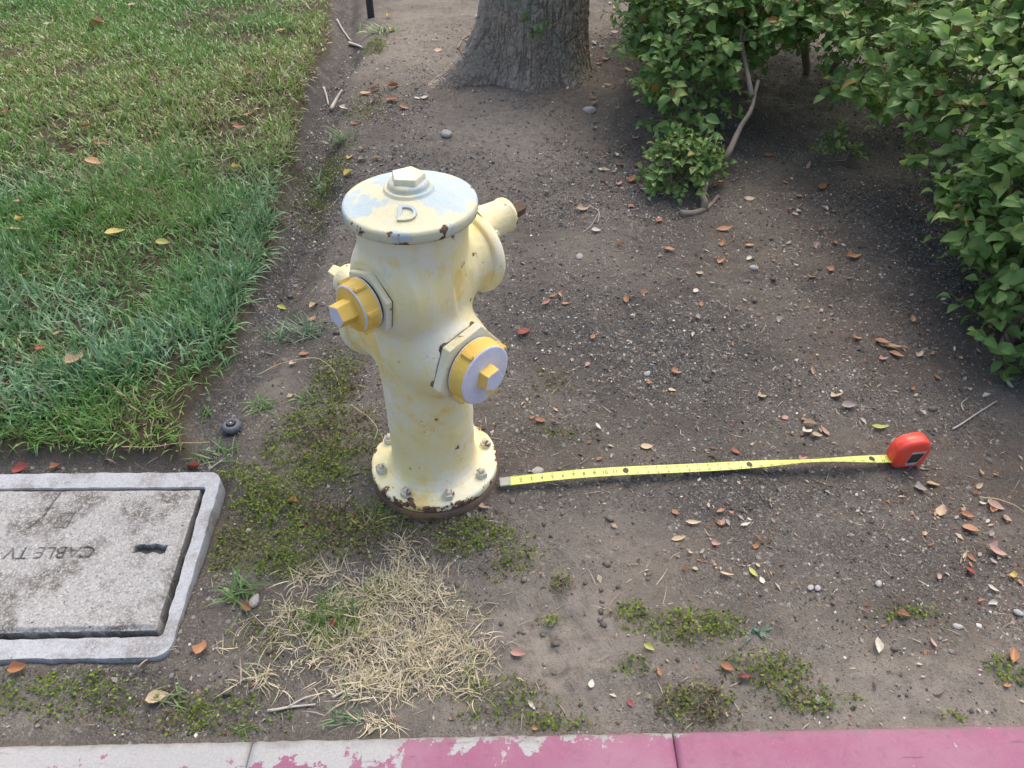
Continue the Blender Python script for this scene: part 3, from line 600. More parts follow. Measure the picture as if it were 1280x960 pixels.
# outlets and valve covers, modelled along +Z and turned outwards
def outward(a, z, off=0.0, roll=0.0):
    d = Vector(dirv(a)); u = Vector((0, 0, 1)); s = u.cross(d)
    R = Matrix(((s.x, u.x, d.x), (s.y, u.y, d.y), (s.z, u.z, d.z))).to_4x4()
    return Matrix.Translation((d.x * off, d.y * off, z)) @ R @ Matrix.Rotation(roll, 4, 'Z')
def outlet(az, z, off, rh, rc, hexh, caph, nutr, nuth, lugs, roll, yellow=False):
    Mo = outward(az, z, off, roll)
    hx = link('hex_collar', prism('hex_collar', 6, rh, .0022, hexh, .0028), M_hex, hyd, Mo, smooth=False)
    link('collar_seam', prism('collar_seam', 6, rh * .982, -.006, .0045, 0), M_rust, hyd, Mo, smooth=False)
    link('outlet_gasket', lathe('outlet_gasket', [(.02, hexh - .002), (rc * .965, hexh - .002), (rc * .965, hexh + .006), (.02, hexh + .006)], 48), M_gap, hyd, Mo)
    z0 = hexh + .0045; z1 = z0 + caph
    pc = [(rc * .6, z0), (rc * 1.02, z0), (rc * 1.035, z0 + .003), (rc * 1.03, z0 + .008), (rc, z0 + .010), (rc * .985, z1 - .006), (rc * .965, z1 - .002), (rc * .93, z1), (rc * .90, z1 + .0003), (.0001, z1 + .0012)]
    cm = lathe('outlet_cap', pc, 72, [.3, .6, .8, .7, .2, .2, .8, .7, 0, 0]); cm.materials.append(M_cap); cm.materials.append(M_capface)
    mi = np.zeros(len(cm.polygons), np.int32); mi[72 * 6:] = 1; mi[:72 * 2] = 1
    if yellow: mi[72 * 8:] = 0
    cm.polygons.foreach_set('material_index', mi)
    cp = link('outlet_cap', cm, None, hyd, Mo)
    for k in range(lugs):
        a = 2 * PI * k / lugs + .35
        lg = link('lug', box_mesh('lug', -.0052, .0052, -.0045, .0045, z0 + .006, z1 - .002, .0016), M_cap, cp, Matrix.Rotation(a, 4, 'Z') @ Matrix.Translation((0, rc * 1.02, 0)), smooth=False)
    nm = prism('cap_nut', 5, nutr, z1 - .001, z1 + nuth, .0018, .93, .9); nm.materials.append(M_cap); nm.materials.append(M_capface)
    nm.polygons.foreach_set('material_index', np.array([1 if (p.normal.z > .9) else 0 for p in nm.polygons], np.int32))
    link('cap_nut', nm, None, cp, smooth=False)
outlet(AZ_R, ZR, .1215, .089, .0665, .022, .036, .0275, .024, 4, math.radians(8))
outlet(AZ_L, ZL, .1055, .066, .0495, .015, .034, .0260, .034, 6, math.radians(20), True)
def valve(az, z, off, rd, zup, hl, nutmat):
    Mo = outward(az, z, off)
    cv = link('valve_cover', lathe('valve_cover', [(.05, -.012), (rd * .97, -.012), (rd * 1.0, -.008), (rd * 1.01, 0), (rd * 1.0, .007), (rd * .96, .012), (rd * .85, .0165), (rd * .6, .020), (.001, .022)], 72, [.2, .4, .5, .3, .6, .5, 0, 0, 0]), M_barrel, hyd, Mo)
    Ms = Matrix.Translation((0, zup, 0))
    hs_ = link('stem_housing', lathe('stem_housing', [(.050, .005), (.045, .014), (.0415, .022), (.0395, .032), (.0345, hl - .012), (.0360, hl - .010), (.0368, hl - .006), (.0358, hl - .001), (.0315, hl), (.022, hl + .002), (.0190, hl + .003), (.0190, hl + .011), (.0001, hl + .012)], 48, [0, 0, 0, 0, .2, .6, .9, .9, .5, .3, .4, .4, 0]), M_barrel, cv, Ms)
    for k in range(4):
        a = PI / 4 + k * PI / 2
        link('cover_bolt', prism('cover_bolt', 6, .0075, .010, .021, .001), M_bolt, cv, Matrix.Translation((rd * .86 * math.cos(a), rd * .86 * math.sin(a), 0)), smooth=False)
    link('stem_nut', prism('stem_nut', 5, .0190, hl + .010, hl + .044, .0016, .92, .4), nutmat, cv, Ms, smooth=False)
valve(PI + AZ_L, ZL - .005, .146, .090, .046, .100, M_rust)
valve(PI + AZ_R, ZR - .015, .155, .096, .046, .098, M_flange)

# ------------------------------------------------------------------ cable box
cb = empty('cable_vault', (-.80, -.27, 0)); tag(cb, 'grey concrete cable vault set in the ground beside the lawn', 'cable vault')
OFF = np.array([-.80, -.27, 0])
TR, BR = np.array([-.546, -.080]), np.array([-.522, -.446]); WL = .545
TL, BL_ = TR + np.array([-WL, -.005]), BR + np.array([-WL, -.012])
def quad(u, v): return (TR * (1 - u)[..., None] + TL * u[..., None]) * (1 - v)[..., None] + (BR * (1 - u)[..., None] + BL_ * u[..., None]) * v[..., None]
nu, nv = 330, 226; u = np.linspace(0, 1, nu); v = np.linspace(0, 1, nv); Ug, Vg = np.meshgrid(u, v); P2 = quad(Ug, Vg)
LX, LY = P2[..., 0], P2[..., 1]
eu = np.minimum(Ug, 1 - Ug) * WL; ev = np.minimum(Vg, 1 - Vg) * .366; ed_ = np.minimum(eu, ev) + .006 * fbm(LX * 30, LY * 30, 81, 3)
zl = .030 + .0022 * fbm(LX * 18, LY * 18, 82, 3) + .0016 * fbm(LX * 130, LY * 130, 83, 2) - .007 * sst(.010, .0, ed_)
dirt = np.zeros_like(zl)
# slot near the right end
sx = (LX + .600) / .033; sy = (LY + .253 - .002 * np.sin(LX * 200)) / .0095; sm = sst(1.10, .92, np.maximum(np.abs(sx), np.abs(sy) - .22 * (np.abs(sx) < .25) * (sy > 0)))
zl -= .016 * sm; dirt = np.maximum(dirt, sm * .9)
# lettering pressed into the concrete, read from the street's far side
tm = text_mesh('tmp', 'CABLE TV', .044); tv = np.array([v_.co[:2] for v_ in tm.vertices]); tm.calc_loop_triangles(); tt = np.array([t_.vertices[:] for t_ in tm.loop_triangles]); bpy.data.meshes.remove(tm)
tv = tv * np.array([1.0, 1.0]); cx, cy = -.813, -.262; th = PI + .02
R2 = np.array([[math.cos(th), -math.sin(th)], [math.sin(th), math.cos(th)]]); tv = tv @ R2.T + np.array([cx, cy])
def raster(tris, pts_x, pts_y):
    m = np.zeros(pts_x.shape, bool)
    for a, b_, c_ in tris:
        bb = (pts_x > min(a[0], b_[0], c_[0]) - 1e-4) & (pts_x < max(a[0], b_[0], c_[0]) + 1e-4) & (pts_y > min(a[1], b_[1], c_[1]) - 1e-4) & (pts_y < max(a[1], b_[1], c_[1]) + 1e-4)
        if not bb.any(): continue
        X_, Y_ = pts_x[bb], pts_y[bb]; f = lambda p, q: (q[0] - p[0]) * (Y_ - p[1]) - (q[1] - p[1]) * (X_ - p[0])
        d1, d2, d3 = f(a, b_), f(b_, c_), f(c_, a); m[bb] |= ((d1 >= 0) & (d2 >= 0) & (d3 >= 0)) | ((d1 <= 0) & (d2 <= 0) & (d3 <= 0))
    return m
lm_ = raster([tv[t_] for t_ in tt], LX, LY).astype(float)
wear = .72 + .28 * sst(-.25, .2, fbm(LX * 40, LY * 40, 85, 2))
zl -= .0035 * lm_ * wear; dirt = np.maximum(dirt, lm_ * .85 * wear)
# small cast emblem frame
ex, ey = LX + .822, LY + .175; ea = np.maximum(np.abs(ex + .25 * ey * 0) / .0165, np.abs(ey) / .0225); fr_ = ((ea < 1.0) & (ea > .84)).astype(float)
mk = ((np.abs(ex - .3 * ey) < .0028) | (np.abs(ex + .5 * ey + .006) < .0025) | (np.hypot(ex - .004, ey + .008) < .005)) & (ea < .7)
zl -= .002 * fr_ + .0015 * mk; dirt = np.maximum(dirt, np.maximum(fr_ * .7, mk * .5)); dirt = np.maximum(dirt, (ea < .84) * .22)
# cracks
def crack(pts, w):
    d = np.full(zl.shape, 9.)
    for (a, b_) in zip(pts[:-1], pts[1:]):
        a = np.array(a); b_ = np.array(b_); ab = b_ - a; t = np.clip(((LX - a[0]) * ab[0] + (LY - a[1]) * ab[1]) / (ab @ ab), 0, 1); d = np.minimum(d, np.hypot(LX - a[0] - t * ab[0], LY - a[1] - t * ab[1]))
    return sst(w, w * .3, d + .0015 * fbm(LX * 120, LY * 120, 86, 2))
c1 = [at(78, 612, .03)[:2], at(68, 625, .03)[:2], at(52, 648, .03)[:2], at(36, 660, .03)[:2]]
c2 = [at(206, 664, .03)[:2], at(209, 656, .03)[:2], at(216, 653, .03)[:2]]
for cc, w in ((c1, .0035),):
    s_ = crack(cc, w); zl -= .003 * s_; dirt = np.maximum(dirt, s_ * .8)
V = np.stack([LX, LY, zl], -1).reshape(-1, 3) - OFF
ii = (np.arange(nv - 1)[:, None] * nu + np.arange(nu - 1)[None]).ravel(); F1 = np.stack([ii, ii + nu, ii + nu + 1, ii + 1], 1)
rim = np.concatenate([np.arange(nu), np.arange(1, nv) * nu + nu - 1, (nv - 1) * nu + np.arange(nu - 2, -1, -1), np.arange(nv - 2, 0, -1) * nu])
Vs = V[rim].copy(); Vs[:, 2] = -.04; nb0 = len(V); k_ = np.arange(len(rim)); F2 = np.stack([rim, rim[(k_ + 1) % len(rim)], nb0 + (k_ + 1) % len(rim), nb0 + k_], 1)
dd = np.concatenate([dirt.ravel(), np.full(len(rim), .5)])
lidm = np_mesh('lid', np.concatenate([V, Vs]), [F1, F2], None, {'dirt': dd}); bm = bmesh.new(); bm.from_mesh(lidm); bmesh.ops.recalc_face_normals(bm, faces=bm.faces); bm.to_mesh(lidm); bm.free()
lo_ = link('lid', lidm, M_lid, cb); lidm.set_sharp_from_angle(angle=math.radians(55)); lo_['label'] = 'stained concrete lid marked CABLE TV with a lifting slot'
# collar ring
def rrect(c, r, n=10, per=40):
    pts = []; c = [np.array(p, float) for p in c]
    for i in range(4):
        p, q, s = c[i - 1], c[i], c[(i + 1) % 4]; a = (p - q) / np.linalg.norm(p - q); b_ = (s - q) / np.linalg.norm(s - q)
        for k in range(n + 1):
            t = k / n; A = q + a * r; B = q + b_ * r; pts.append((1 - t) ** 2 * A + 2 * t * (1 - t) * q + t * t * B)
        nxt = c[(i + 1) % 4]; B = q + b_ * r; D = nxt - b_ * r
        for k in range(1, per): pts.append(B + (D - B) * k / per)
    return np.array(pts)
gapR = .010
inn = [TR + [.010, .007], TL + [-.010, .007], BL_ + [-.012, -.012], BR + [.016, -.012]]
out = [np.array([-.507, -.022]), np.array([-1.150, -.030]), np.array([-1.135, -.514]), np.array([-.476, -.506])]
I_, O_ = rrect(inn, .010), rrect(out, .038); N_ = len(O_)
jo = (vnoise(O_[:, 0] * 60, O_[:, 1] * 60, 91) - .5)[:, None] * .004; ji = (vnoise(I_[:, 0] * 60, I_[:, 1] * 60, 92) - .5)[:, None] * .004
ctr = np.array([-.8, -.27]); nrm = O_ - ctr; nrm /= np.linalg.norm(nrm, axis=1)[:, None]; O_ = O_ + nrm * jo; I_ = I_ + ji
ring = lambda P, z: np.concatenate([P, np.full((len(P), 1), z)], 1)
lay = [ring(I_, -.05), ring(I_, .019), ring(I_ + (O_ - I_) * .06, .0235), ring(I_ + (O_ - I_) * .35, .0245), ring(I_ + (O_ - I_) * .7, .0245), ring(I_ + (O_ - I_) * .975, .0244), ring(I_ + (O_ - I_) * .993, .0215), ring(O_, .0175), ring(O_ + nrm * .003, -.08)]
V = np.concatenate(lay) - OFF; V[:, 2] += .0015 * fbm(V[:, 0] * 25, V[:, 1] * 25, 93, 2)
F = np.concatenate([np.stack([l_ * N_ + np.arange(N_), l_ * N_ + (np.arange(N_) + 1) % N_, (l_ + 1) * N_ + (np.arange(N_) + 1) % N_, (l_ + 1) * N_ + np.arange(N_)], 1) for l_ in range(len(lay) - 1)])
cm = np_mesh('collar', V, F, None, {'dirt': np.concatenate([np.full(N_, .8), np.full(N_, .55)] + [np.zeros(N_)] * 6 + [np.full(N_, .5)])}); bm = bmesh.new(); bm.from_mesh(cm); bmesh.ops.recalc_face_normals(bm, faces=bm.faces); bm.to_mesh(cm); bm.free()
link('collar', cm, M_conc, cb); cm.set_sharp_from_angle(angle=math.radians(24))

# ------------------------------------------------------------------ tape measure
tp = empty('tape_measure', (.62, -.01, 0)); tag(tp, 'orange red tape measure with yellow blade pulled out to the hydrant base', 'tape measure'); TO = np.array([.62, -.01, 0])
A, B = np.array([.158, -.050]), np.array([1.110, .030]); LEN = float(np.linalg.norm(B - A)); tdir = (B - A) / LEN; tper = np.array([-tdir[1], tdir[0]])
def tape_pt(s, w, h=0.0):      # s along, w across (-.5...5 of the width), h above the blade
    s = np.asarray(s, float); w = np.asarray(w, float); f = s / LEN
    cpt = A[None] + tdir[None] * s[:, None] + tper[None] * (.006 * np.sin(f * PI * 1.3))[:, None]
    zc = .0155 + .006 * np.sin(f * PI) + .004 * np.sin(f * 9)
    roll = -.62 * np.exp(-((f - .80) / .13) ** 2) + .08
    cup = .0026 * (4 * w * w) * 1.0
    y = .0254 * w; a = np.cos(roll); b_ = np.sin(roll)
    yy = y * a - (cup + h) * b_; zz = y * b_ + (cup + h) * a
    return np.concatenate([cpt + tper[None] * yy[:, None], (zc + zz)[:, None]], 1) - TO
ss = np.linspace(0, LEN + .02, 220); ws = np.linspace(-.5, .5, 9); V = np.concatenate([tape_pt(ss, np.full(220, w)) for w in ws]); K = 220
q = (np.arange(8)[:, None] * K + np.arange(K - 1)[None]).ravel(); tm_ = np_mesh('blade', V, np.stack([q, q + 1, q + 1 + K, q + K], 1))
blade = link('blade', tm_, M_tape, tp); sm_ = blade.modifiers.new('thickness', 'SOLIDIFY'); sm_.thickness = .0003; sm_.offset = -1
V, F = [], []
def strip(s0, s1, w0, w1):
    n0 = len(V); c = tape_pt(np.array([s0, s1, s1, s0]), np.array([w0, w0, w1, w1]), .0005); V.extend(c); F.append((n0, n0 + 1, n0 + 2, n0 + 3))
inch = .0254
for i in range(1, int(LEN / inch * 8)):
    s = i * inch / 8; L_ = .42 if i % 8 == 0 else (.20 if i % 4 == 0 else .12)
    strip(s - .0003, s + .0003, .5, .5 - L_ * .5); strip(s - .0003, s + .0003, -.5, -.5 + L_ * .5)
link('graduations', np_mesh('graduations', np.array(V), np.array(F)), M_ink, blade, smooth=False)['kind'] = 'stuff'
def print_text(s, pos, w, size, dst):
    me = text_mesh('t', s, size); n0 = len(dst[0]); co = np.array([v_.co[:] for v_ in me.vertices]); c = tape_pt(pos + co[:, 0], w + co[:, 1] / .0254, .0006)
    dst[0].extend(c); me.calc_loop_triangles(); dst[1].extend([tuple(n0 + k for k in t_.vertices) for t_ in me.loop_triangles]); bpy.data.meshes.remove(me)
nb, nr = ([], []), ([], [])
for i in range(1, int(LEN / inch) + 1):
    if i % 12 == 0:
        n0 = len(nb[0]); th = np.linspace(0, 2 * PI, 13)[:-1]; c = tape_pt(i * inch - .001 + .0075 * np.cos(th), .08 + .30 * np.sin(th), .0006); nb[0].extend(c); nb[1].extend([(n0, n0 + k, n0 + k + 1) for k in range(1, 11)])
        print_text(str(i), i * inch, -.28, .009, nb)
    elif i < 12: print_text(str(i), i * inch - .0015, -.02, .0145, nb)
    else: print_text(str(i), i * inch - .001, -.22, .0105, nb); print_text(str(i % 12), i * inch - .001, .22, .0085, nr)
link('numerals', np_mesh('numerals', np.array(nb[0]), np.array(nb[1])), M_ink, blade, smooth=False)['kind'] = 'stuff'
link('foot_numerals', np_mesh('foot_numerals', np.array(nr[0]), np.array(nr[1])), M_redink, blade, smooth=False)['kind'] = 'stuff'
V, F = [], []
hk = [tape_pt(np.array([s]), np.array([w]), h)[0] for s in (-.001, .024) for w in (-.46, .46) for h in (.0008, .002)] + [tape_pt(np.array([-.002]), np.array([w]), h)[0] for w in (-.46, .46) for h in (-.012, .002)]
bm = bmesh.new(); vs = [bm.verts.new(p_) for p_ in hk]
for f in ((0, 4, 5, 1), (2, 3, 7, 6), (1, 5, 7, 3), (0, 2, 6, 4), (4, 6, 7, 5), (0, 1, 3, 2), (8, 9, 11, 10)): bm.faces.new([vs[i] for i in f])
link('hook', bm_mesh('hook', bm), M_steel, tp, smooth=False)
for k, s in enumerate((.008, .016)):
    c = tape_pt(np.array([s]), np.array([.0]), .0022)[0]; link('rivet', lathe('rivet', [(.003, 0), (.0028, .001), (.0001, .0014)], 12), M_ink, tp, Matrix.Translation(c))
# case: rounded outline in (x, z), thickness in y
oc = [(-.040, .004), (-.046, .012), (-.050, .030), (-.049, .048), (-.044, .062), (-.034, .073), (-.020, .0795), (.000, .082), (.020, .0825), (.032, .079), (.042, .068), (.048, .052), (.049, .040), (.0445, .006), (.042, .002), (.030, .0), (-.025, .0), (-.034, .001)]
def case_mesh():
    cx, cz = 0.0, .040; sec = [(-.0195, .60), (-.0190, .80), (-.0165, .93), (-.0125, .985), (-.007, .985), (-.0062, 1.0), (.0062, 1.0), (.007, .985), (.0125, .985), (.0165, .93), (.0190, .80), (.0195, .60)]
    # densify the outline
    P = np.array(oc); P = np.concatenate([P, P[:1]]); tt_ = np.linspace(0, len(oc), 73)[:-1]; P = np.stack([np.interp(tt_, np.arange(len(oc) + 1), P[:, 0]), np.interp(tt_, np.arange(len(oc) + 1), P[:, 1])], 1)
    for _ in range(2): P = .25 * np.roll(P, 1, 0) + .5 * P + .25 * np.roll(P, -1, 0)
    n = len(P); V = np.concatenate([np.stack([cx + (P[:, 0] - cx) * s, np.full(n, y), cz + (P[:, 1] - cz) * s], 1) for y, s in sec]); V = np.concatenate([V, [(cx, -.0197, cz), (cx, .0197, cz)]])
    k = np.arange(n); F = np.concatenate([np.stack([i * n + k, i * n + (k + 1) % n, (i + 1) * n + (k + 1) % n, (i + 1) * n + k], 1) for i in range(len(sec) - 1)])
    c0 = len(V) - 2; T = np.concatenate([np.stack([np.full(n, c0), (k + 1) % n, k], 1), np.stack([np.full(n, c0 + 1), (len(sec) - 1) * n + k, (len(sec) - 1) * n + (k + 1) % n], 1)])
    return np_mesh('case', V, [F, T])
yaw = math.atan2(tdir[1], tdir[0]) + .05; CP = np.array([*(B + tdir * .046), 0]) - TO
Mc = Matrix.Translation((CP[0], CP[1], gz(B[0] + .04, B[1]) + .004)) @ Matrix.Rotation(yaw, 4, 'Z') @ Matrix.Diagonal((.93, 1.05, 1.10, 1))
case = link('case', case_mesh(), M_red, tp, Mc)
def plate(name, pts, y, mat_, par):
    bm = bmesh.new(); f = [bm.verts.new((x, y - .0007, z)) for x, z in pts]; g = [bm.verts.new((x, y + .002, z)) for x, z in pts]; n = len(pts); bm.faces.new(f)
    for i in range(n): bm.faces.new((f[i], f[(i + 1) % n], g[(i + 1) % n], g[i]))
    return link(name, bm_mesh(name, bm), mat_, par, smooth=False)
plate('label_plate', [(-.012, .012), (.014, .012), (.020, .017), (.033, .052), (-.006, .052), (-.014, .018)], -.0196, M_silver, case)
plate('label_print', [(-.0115, .0205), (.0180, .0205), (.0285, .0465), (-.0055, .0465)], -.0204, M_label, case)
for sx_, sz_ in ((-.030, .060), (.030, .064), (-.030, .014), (.036, .012)): link('screw', lathe('screw', [(.0030, 0), (.0028, .0009), (.0012, .0010), (.0010, .0004), (.0001, .0004)], 14), M_steel, case, Matrix.Translation((sx_, -.0188, sz_)) @ Matrix.Rotation(PI / 2, 4, 'X'))
link('belt_clip', box_mesh('belt_clip', -.012, .012, .0196, .0212, .012, .066, .0005), M_steel, case, smooth=False)

# ------------------------------------------------------------------ sprinklers
def sprinkler(name, p, r, h, lab, mcap):
    o = empty(name, (p[0], p[1], gz(p[0], p[1]))); tag(o, lab, 'sprinkler')
    link('body', lathe('body', [(r * .72, -.05), (r * .72, h * .4), (r * .9, h * .45), (r * .9, h * .5)], 32), M_black, o)
    V = []; seg = 48; pr = [(1.0, h * .38), (1.0, h * .62), (.93, h * .85), (.72, h * 1.0), (.55, h * 1.04), (.50, h * 1.0), (.46, h * .98)]
    for i, (f, z) in enumerate(pr):
        for j in range(seg):
            a = 2 * PI * j / seg; k = 1.0 - (.05 if (j % 4 < 2 and i < 3) else 0); V.append((r * f * k * math.cos(a), r * f * k * math.sin(a), z))
    F = [(i * seg + j, i * seg + (j + 1) % seg, (i + 1) * seg + (j + 1) % seg, (i + 1) * seg + j) for i in range(len(pr) - 1) for j in range(seg)]
    cp = link('cap', np_mesh('cap', np.array(V), np.array(F)), mcap, o)
    link('nozzle', lathe('nozzle', [(r * .40, h * .9), (r * .40, h * 1.16), (r * .34, h * 1.2), (r * .22, h * 1.2), (r * .18, h * 1.1), (.0001, h * 1.1)], 32), M_black, o)
    link('screw', lathe('screw', [(r * .10, h * 1.08), (r * .10, h * 1.16), (.0001, h * 1.17)], 12), M_silver, o)
sprinkler('lawn_sprinkler', at(291, 537), .0265, .022, 'black ribbed pop-up sprinkler head between the lawn and the mossy soil', M_dustblack)
pr_ = at(464, 22); sp2 = empty('sprinkler_riser', (pr_[0], pr_[1], gz(pr_[0], pr_[1]))); tag(sp2, 'tall black sprinkler riser at the far end of the trench', 'sprinkler')
link('riser', lathe('riser', [(.022, -.06), (.022, .13), (.020, .135), (.0001, .135)], 24), M_black, sp2)
link('cap', lathe('cap', [(.020, .125), (.029, .128), (.030, .150), (.026, .158), (.012, .160), (.0001, .160)], 28), M_dustblack, sp2)

# ------------------------------------------------------------------ tree
tr = empty('tree', (.30, 2.86, 0)); tag(tr, 'thick grey barked tree with a flared root behind the hydrant', 'tree')
nt, nz = 300, 210; th = np.linspace(0, 2 * PI, nt, endpoint=False); zz = np.concatenate([np.linspace(-.12, .75, 150), np.linspace(.77, 2.7, 60)])
TH, ZZ = np.meshgrid(th, zz)
def pn_(u, v, s): return vnoise(u, v, s)
cu_, su_ = np.cos(TH), np.sin(TH)
r = .262 - .02 * np.clip(ZZ, 0, 3) / 2.7 + .05 * np.exp(-np.clip(ZZ + .05, 0, 9) / .11)
for a0, amp, w, zf in ((math.radians(207), .40, .24, .17), (math.radians(-35), .05, .4, .12), (math.radians(255), .06, .35, .15), (math.radians(80), .2, .4, .15), (math.radians(305), .05, .3, .1)):
    dA = np.angle(np.exp(1j * (TH - a0))); r += amp * np.exp(-(dA / w) ** 2) * np.exp(-np.clip(ZZ + .04, 0, 9) / zf)
# bark plates: cellular ridges stretched upwards
uu = TH * 9 ; nz1 = vnoise(cu_ * 22 + 40, su_ * 22 + ZZ * 9, 101); nz2 = vnoise(cu_ * 44 + 90, su_ * 44 + ZZ * 26, 102); nz3 = vnoise(cu_ * 60 + ZZ * 30, su_ * 60 - ZZ * 26, 103)
ridge = 1 - np.abs(2 * nz1 - 1); ridge2 = 1 - np.abs(2 * nz2 - 1); groove = np.maximum(ridge ** 6, ridge2 ** 6 * .9, (1 - np.abs(2 * vnoise(cu_ * 26 + 11, su_ * 26 + ZZ * 24, 105) - 1)) ** 8 * .7)
r += .018 * (vnoise(cu_ * 4 + 7, su_ * 4 + ZZ * 2, 104) - .5) - .008 * groove + .007 * (nz3 - .5)
V = np.stack([r * cu_, r * su_, ZZ], -1).reshape(-1, 3); ii = (np.arange(nz - 1)[:, None] * nt + np.arange(nt)[None]); jj = (np.arange(nz - 1)[:, None] * nt + (np.arange(nt)[None] + 1) % nt)
trunk = link('trunk', np_mesh('trunk', V, np.stack([ii.ravel(), jj.ravel(), (jj + nt).ravel(), (ii + nt).ravel()], 1), None, {'ridge': (1 - groove).ravel() * .6}), M_bark, tr)
limb_pts = []
for k, (p1, r0) in enumerate((((-.9, .3, 4.2), .15), ((.8, -.2, 4.4), .15), ((.1, .9, 4.5), .14))):
    pts = crook((0, 0, 2.45), p1, 7, .05, 30 + k); limb_pts.append(pts); link('limb', tube('limb', pts, np.linspace(r0, .05, 8), 12), M_bark, tr)
n = 4200; dirs = rng.normal(0, 1, (n, 3)); dirs /= np.linalg.norm(dirs, axis=1)[:, None]; cl = rng.normal(0, 1, (60, 3)); cl /= np.linalg.norm(cl, axis=1)[:, None]
cen = cl[rng.integers(0, 60, n)] * np.array([1.6, 1.6, .9]) * rng.uniform(.4, 1, (n, 1)); T = cen + dirs * rng.uniform(0, .35, (n, 1)) + np.array([0, .2, 4.7])
t = rng.uniform(0, 1, n); fr = rot_frames(n, 1.0) * rng.uniform(.09, .15, n)[:, None, None]
me = scatter_mesh('crown', np.array([(0, 0, 0), (.5, .3, .06), (1, 0, 0), (.5, -.3, .06)]), np.array([[0, 1, 2, 3]]), fr, T, mixc((.05, .10, .03), (.11, .18, .05), t)); cr = link('crown', me, M_foliage, tr, smooth=False); cr['kind'] = 'stuff'

# ------------------------------------------------------------------ leaf shapes
def leaf_mesh(name, aspect, fold, curl, cup, tip=1.6, seed=0, ns=7, tear=0.0):
    r = np.random.default_rng(seed); V = []; us = np.linspace(0, 1, ns)
    for i, u in enumerate(us):
        w = aspect * .5 * (math.sin(PI * u ** .8) ** .85) * (1 - .25 * max(0, u - .6) * tip); w = max(w, .004)
        x = (u - .5) * (1 - .12 * abs(curl)); zc = curl * (u - .5) ** 2 * .9
        wl, wr = w * (1 + r.normal(0, .07)), w * (1 + r.normal(0, .07)) * (1 - tear * (u > .45))
        for s, ww in ((-1, wl), (-.5, wl), (0, 0), (.5, wr), (1, wr)):
            yy = s * ww; V.append((x, yy * math.cos(fold), zc + abs(yy) * math.sin(fold) + cup * (yy * yy) * 2 + r.normal(0, .006) * (abs(s) == 1)))
    K = 5; F = [(i * K + j, (i + 1) * K + j, (i + 1) * K + j + 1, i * K + j + 1) for i in range(ns - 1) for j in range(K - 1)]
    return np_mesh(name, np.array(V), np.array(F))
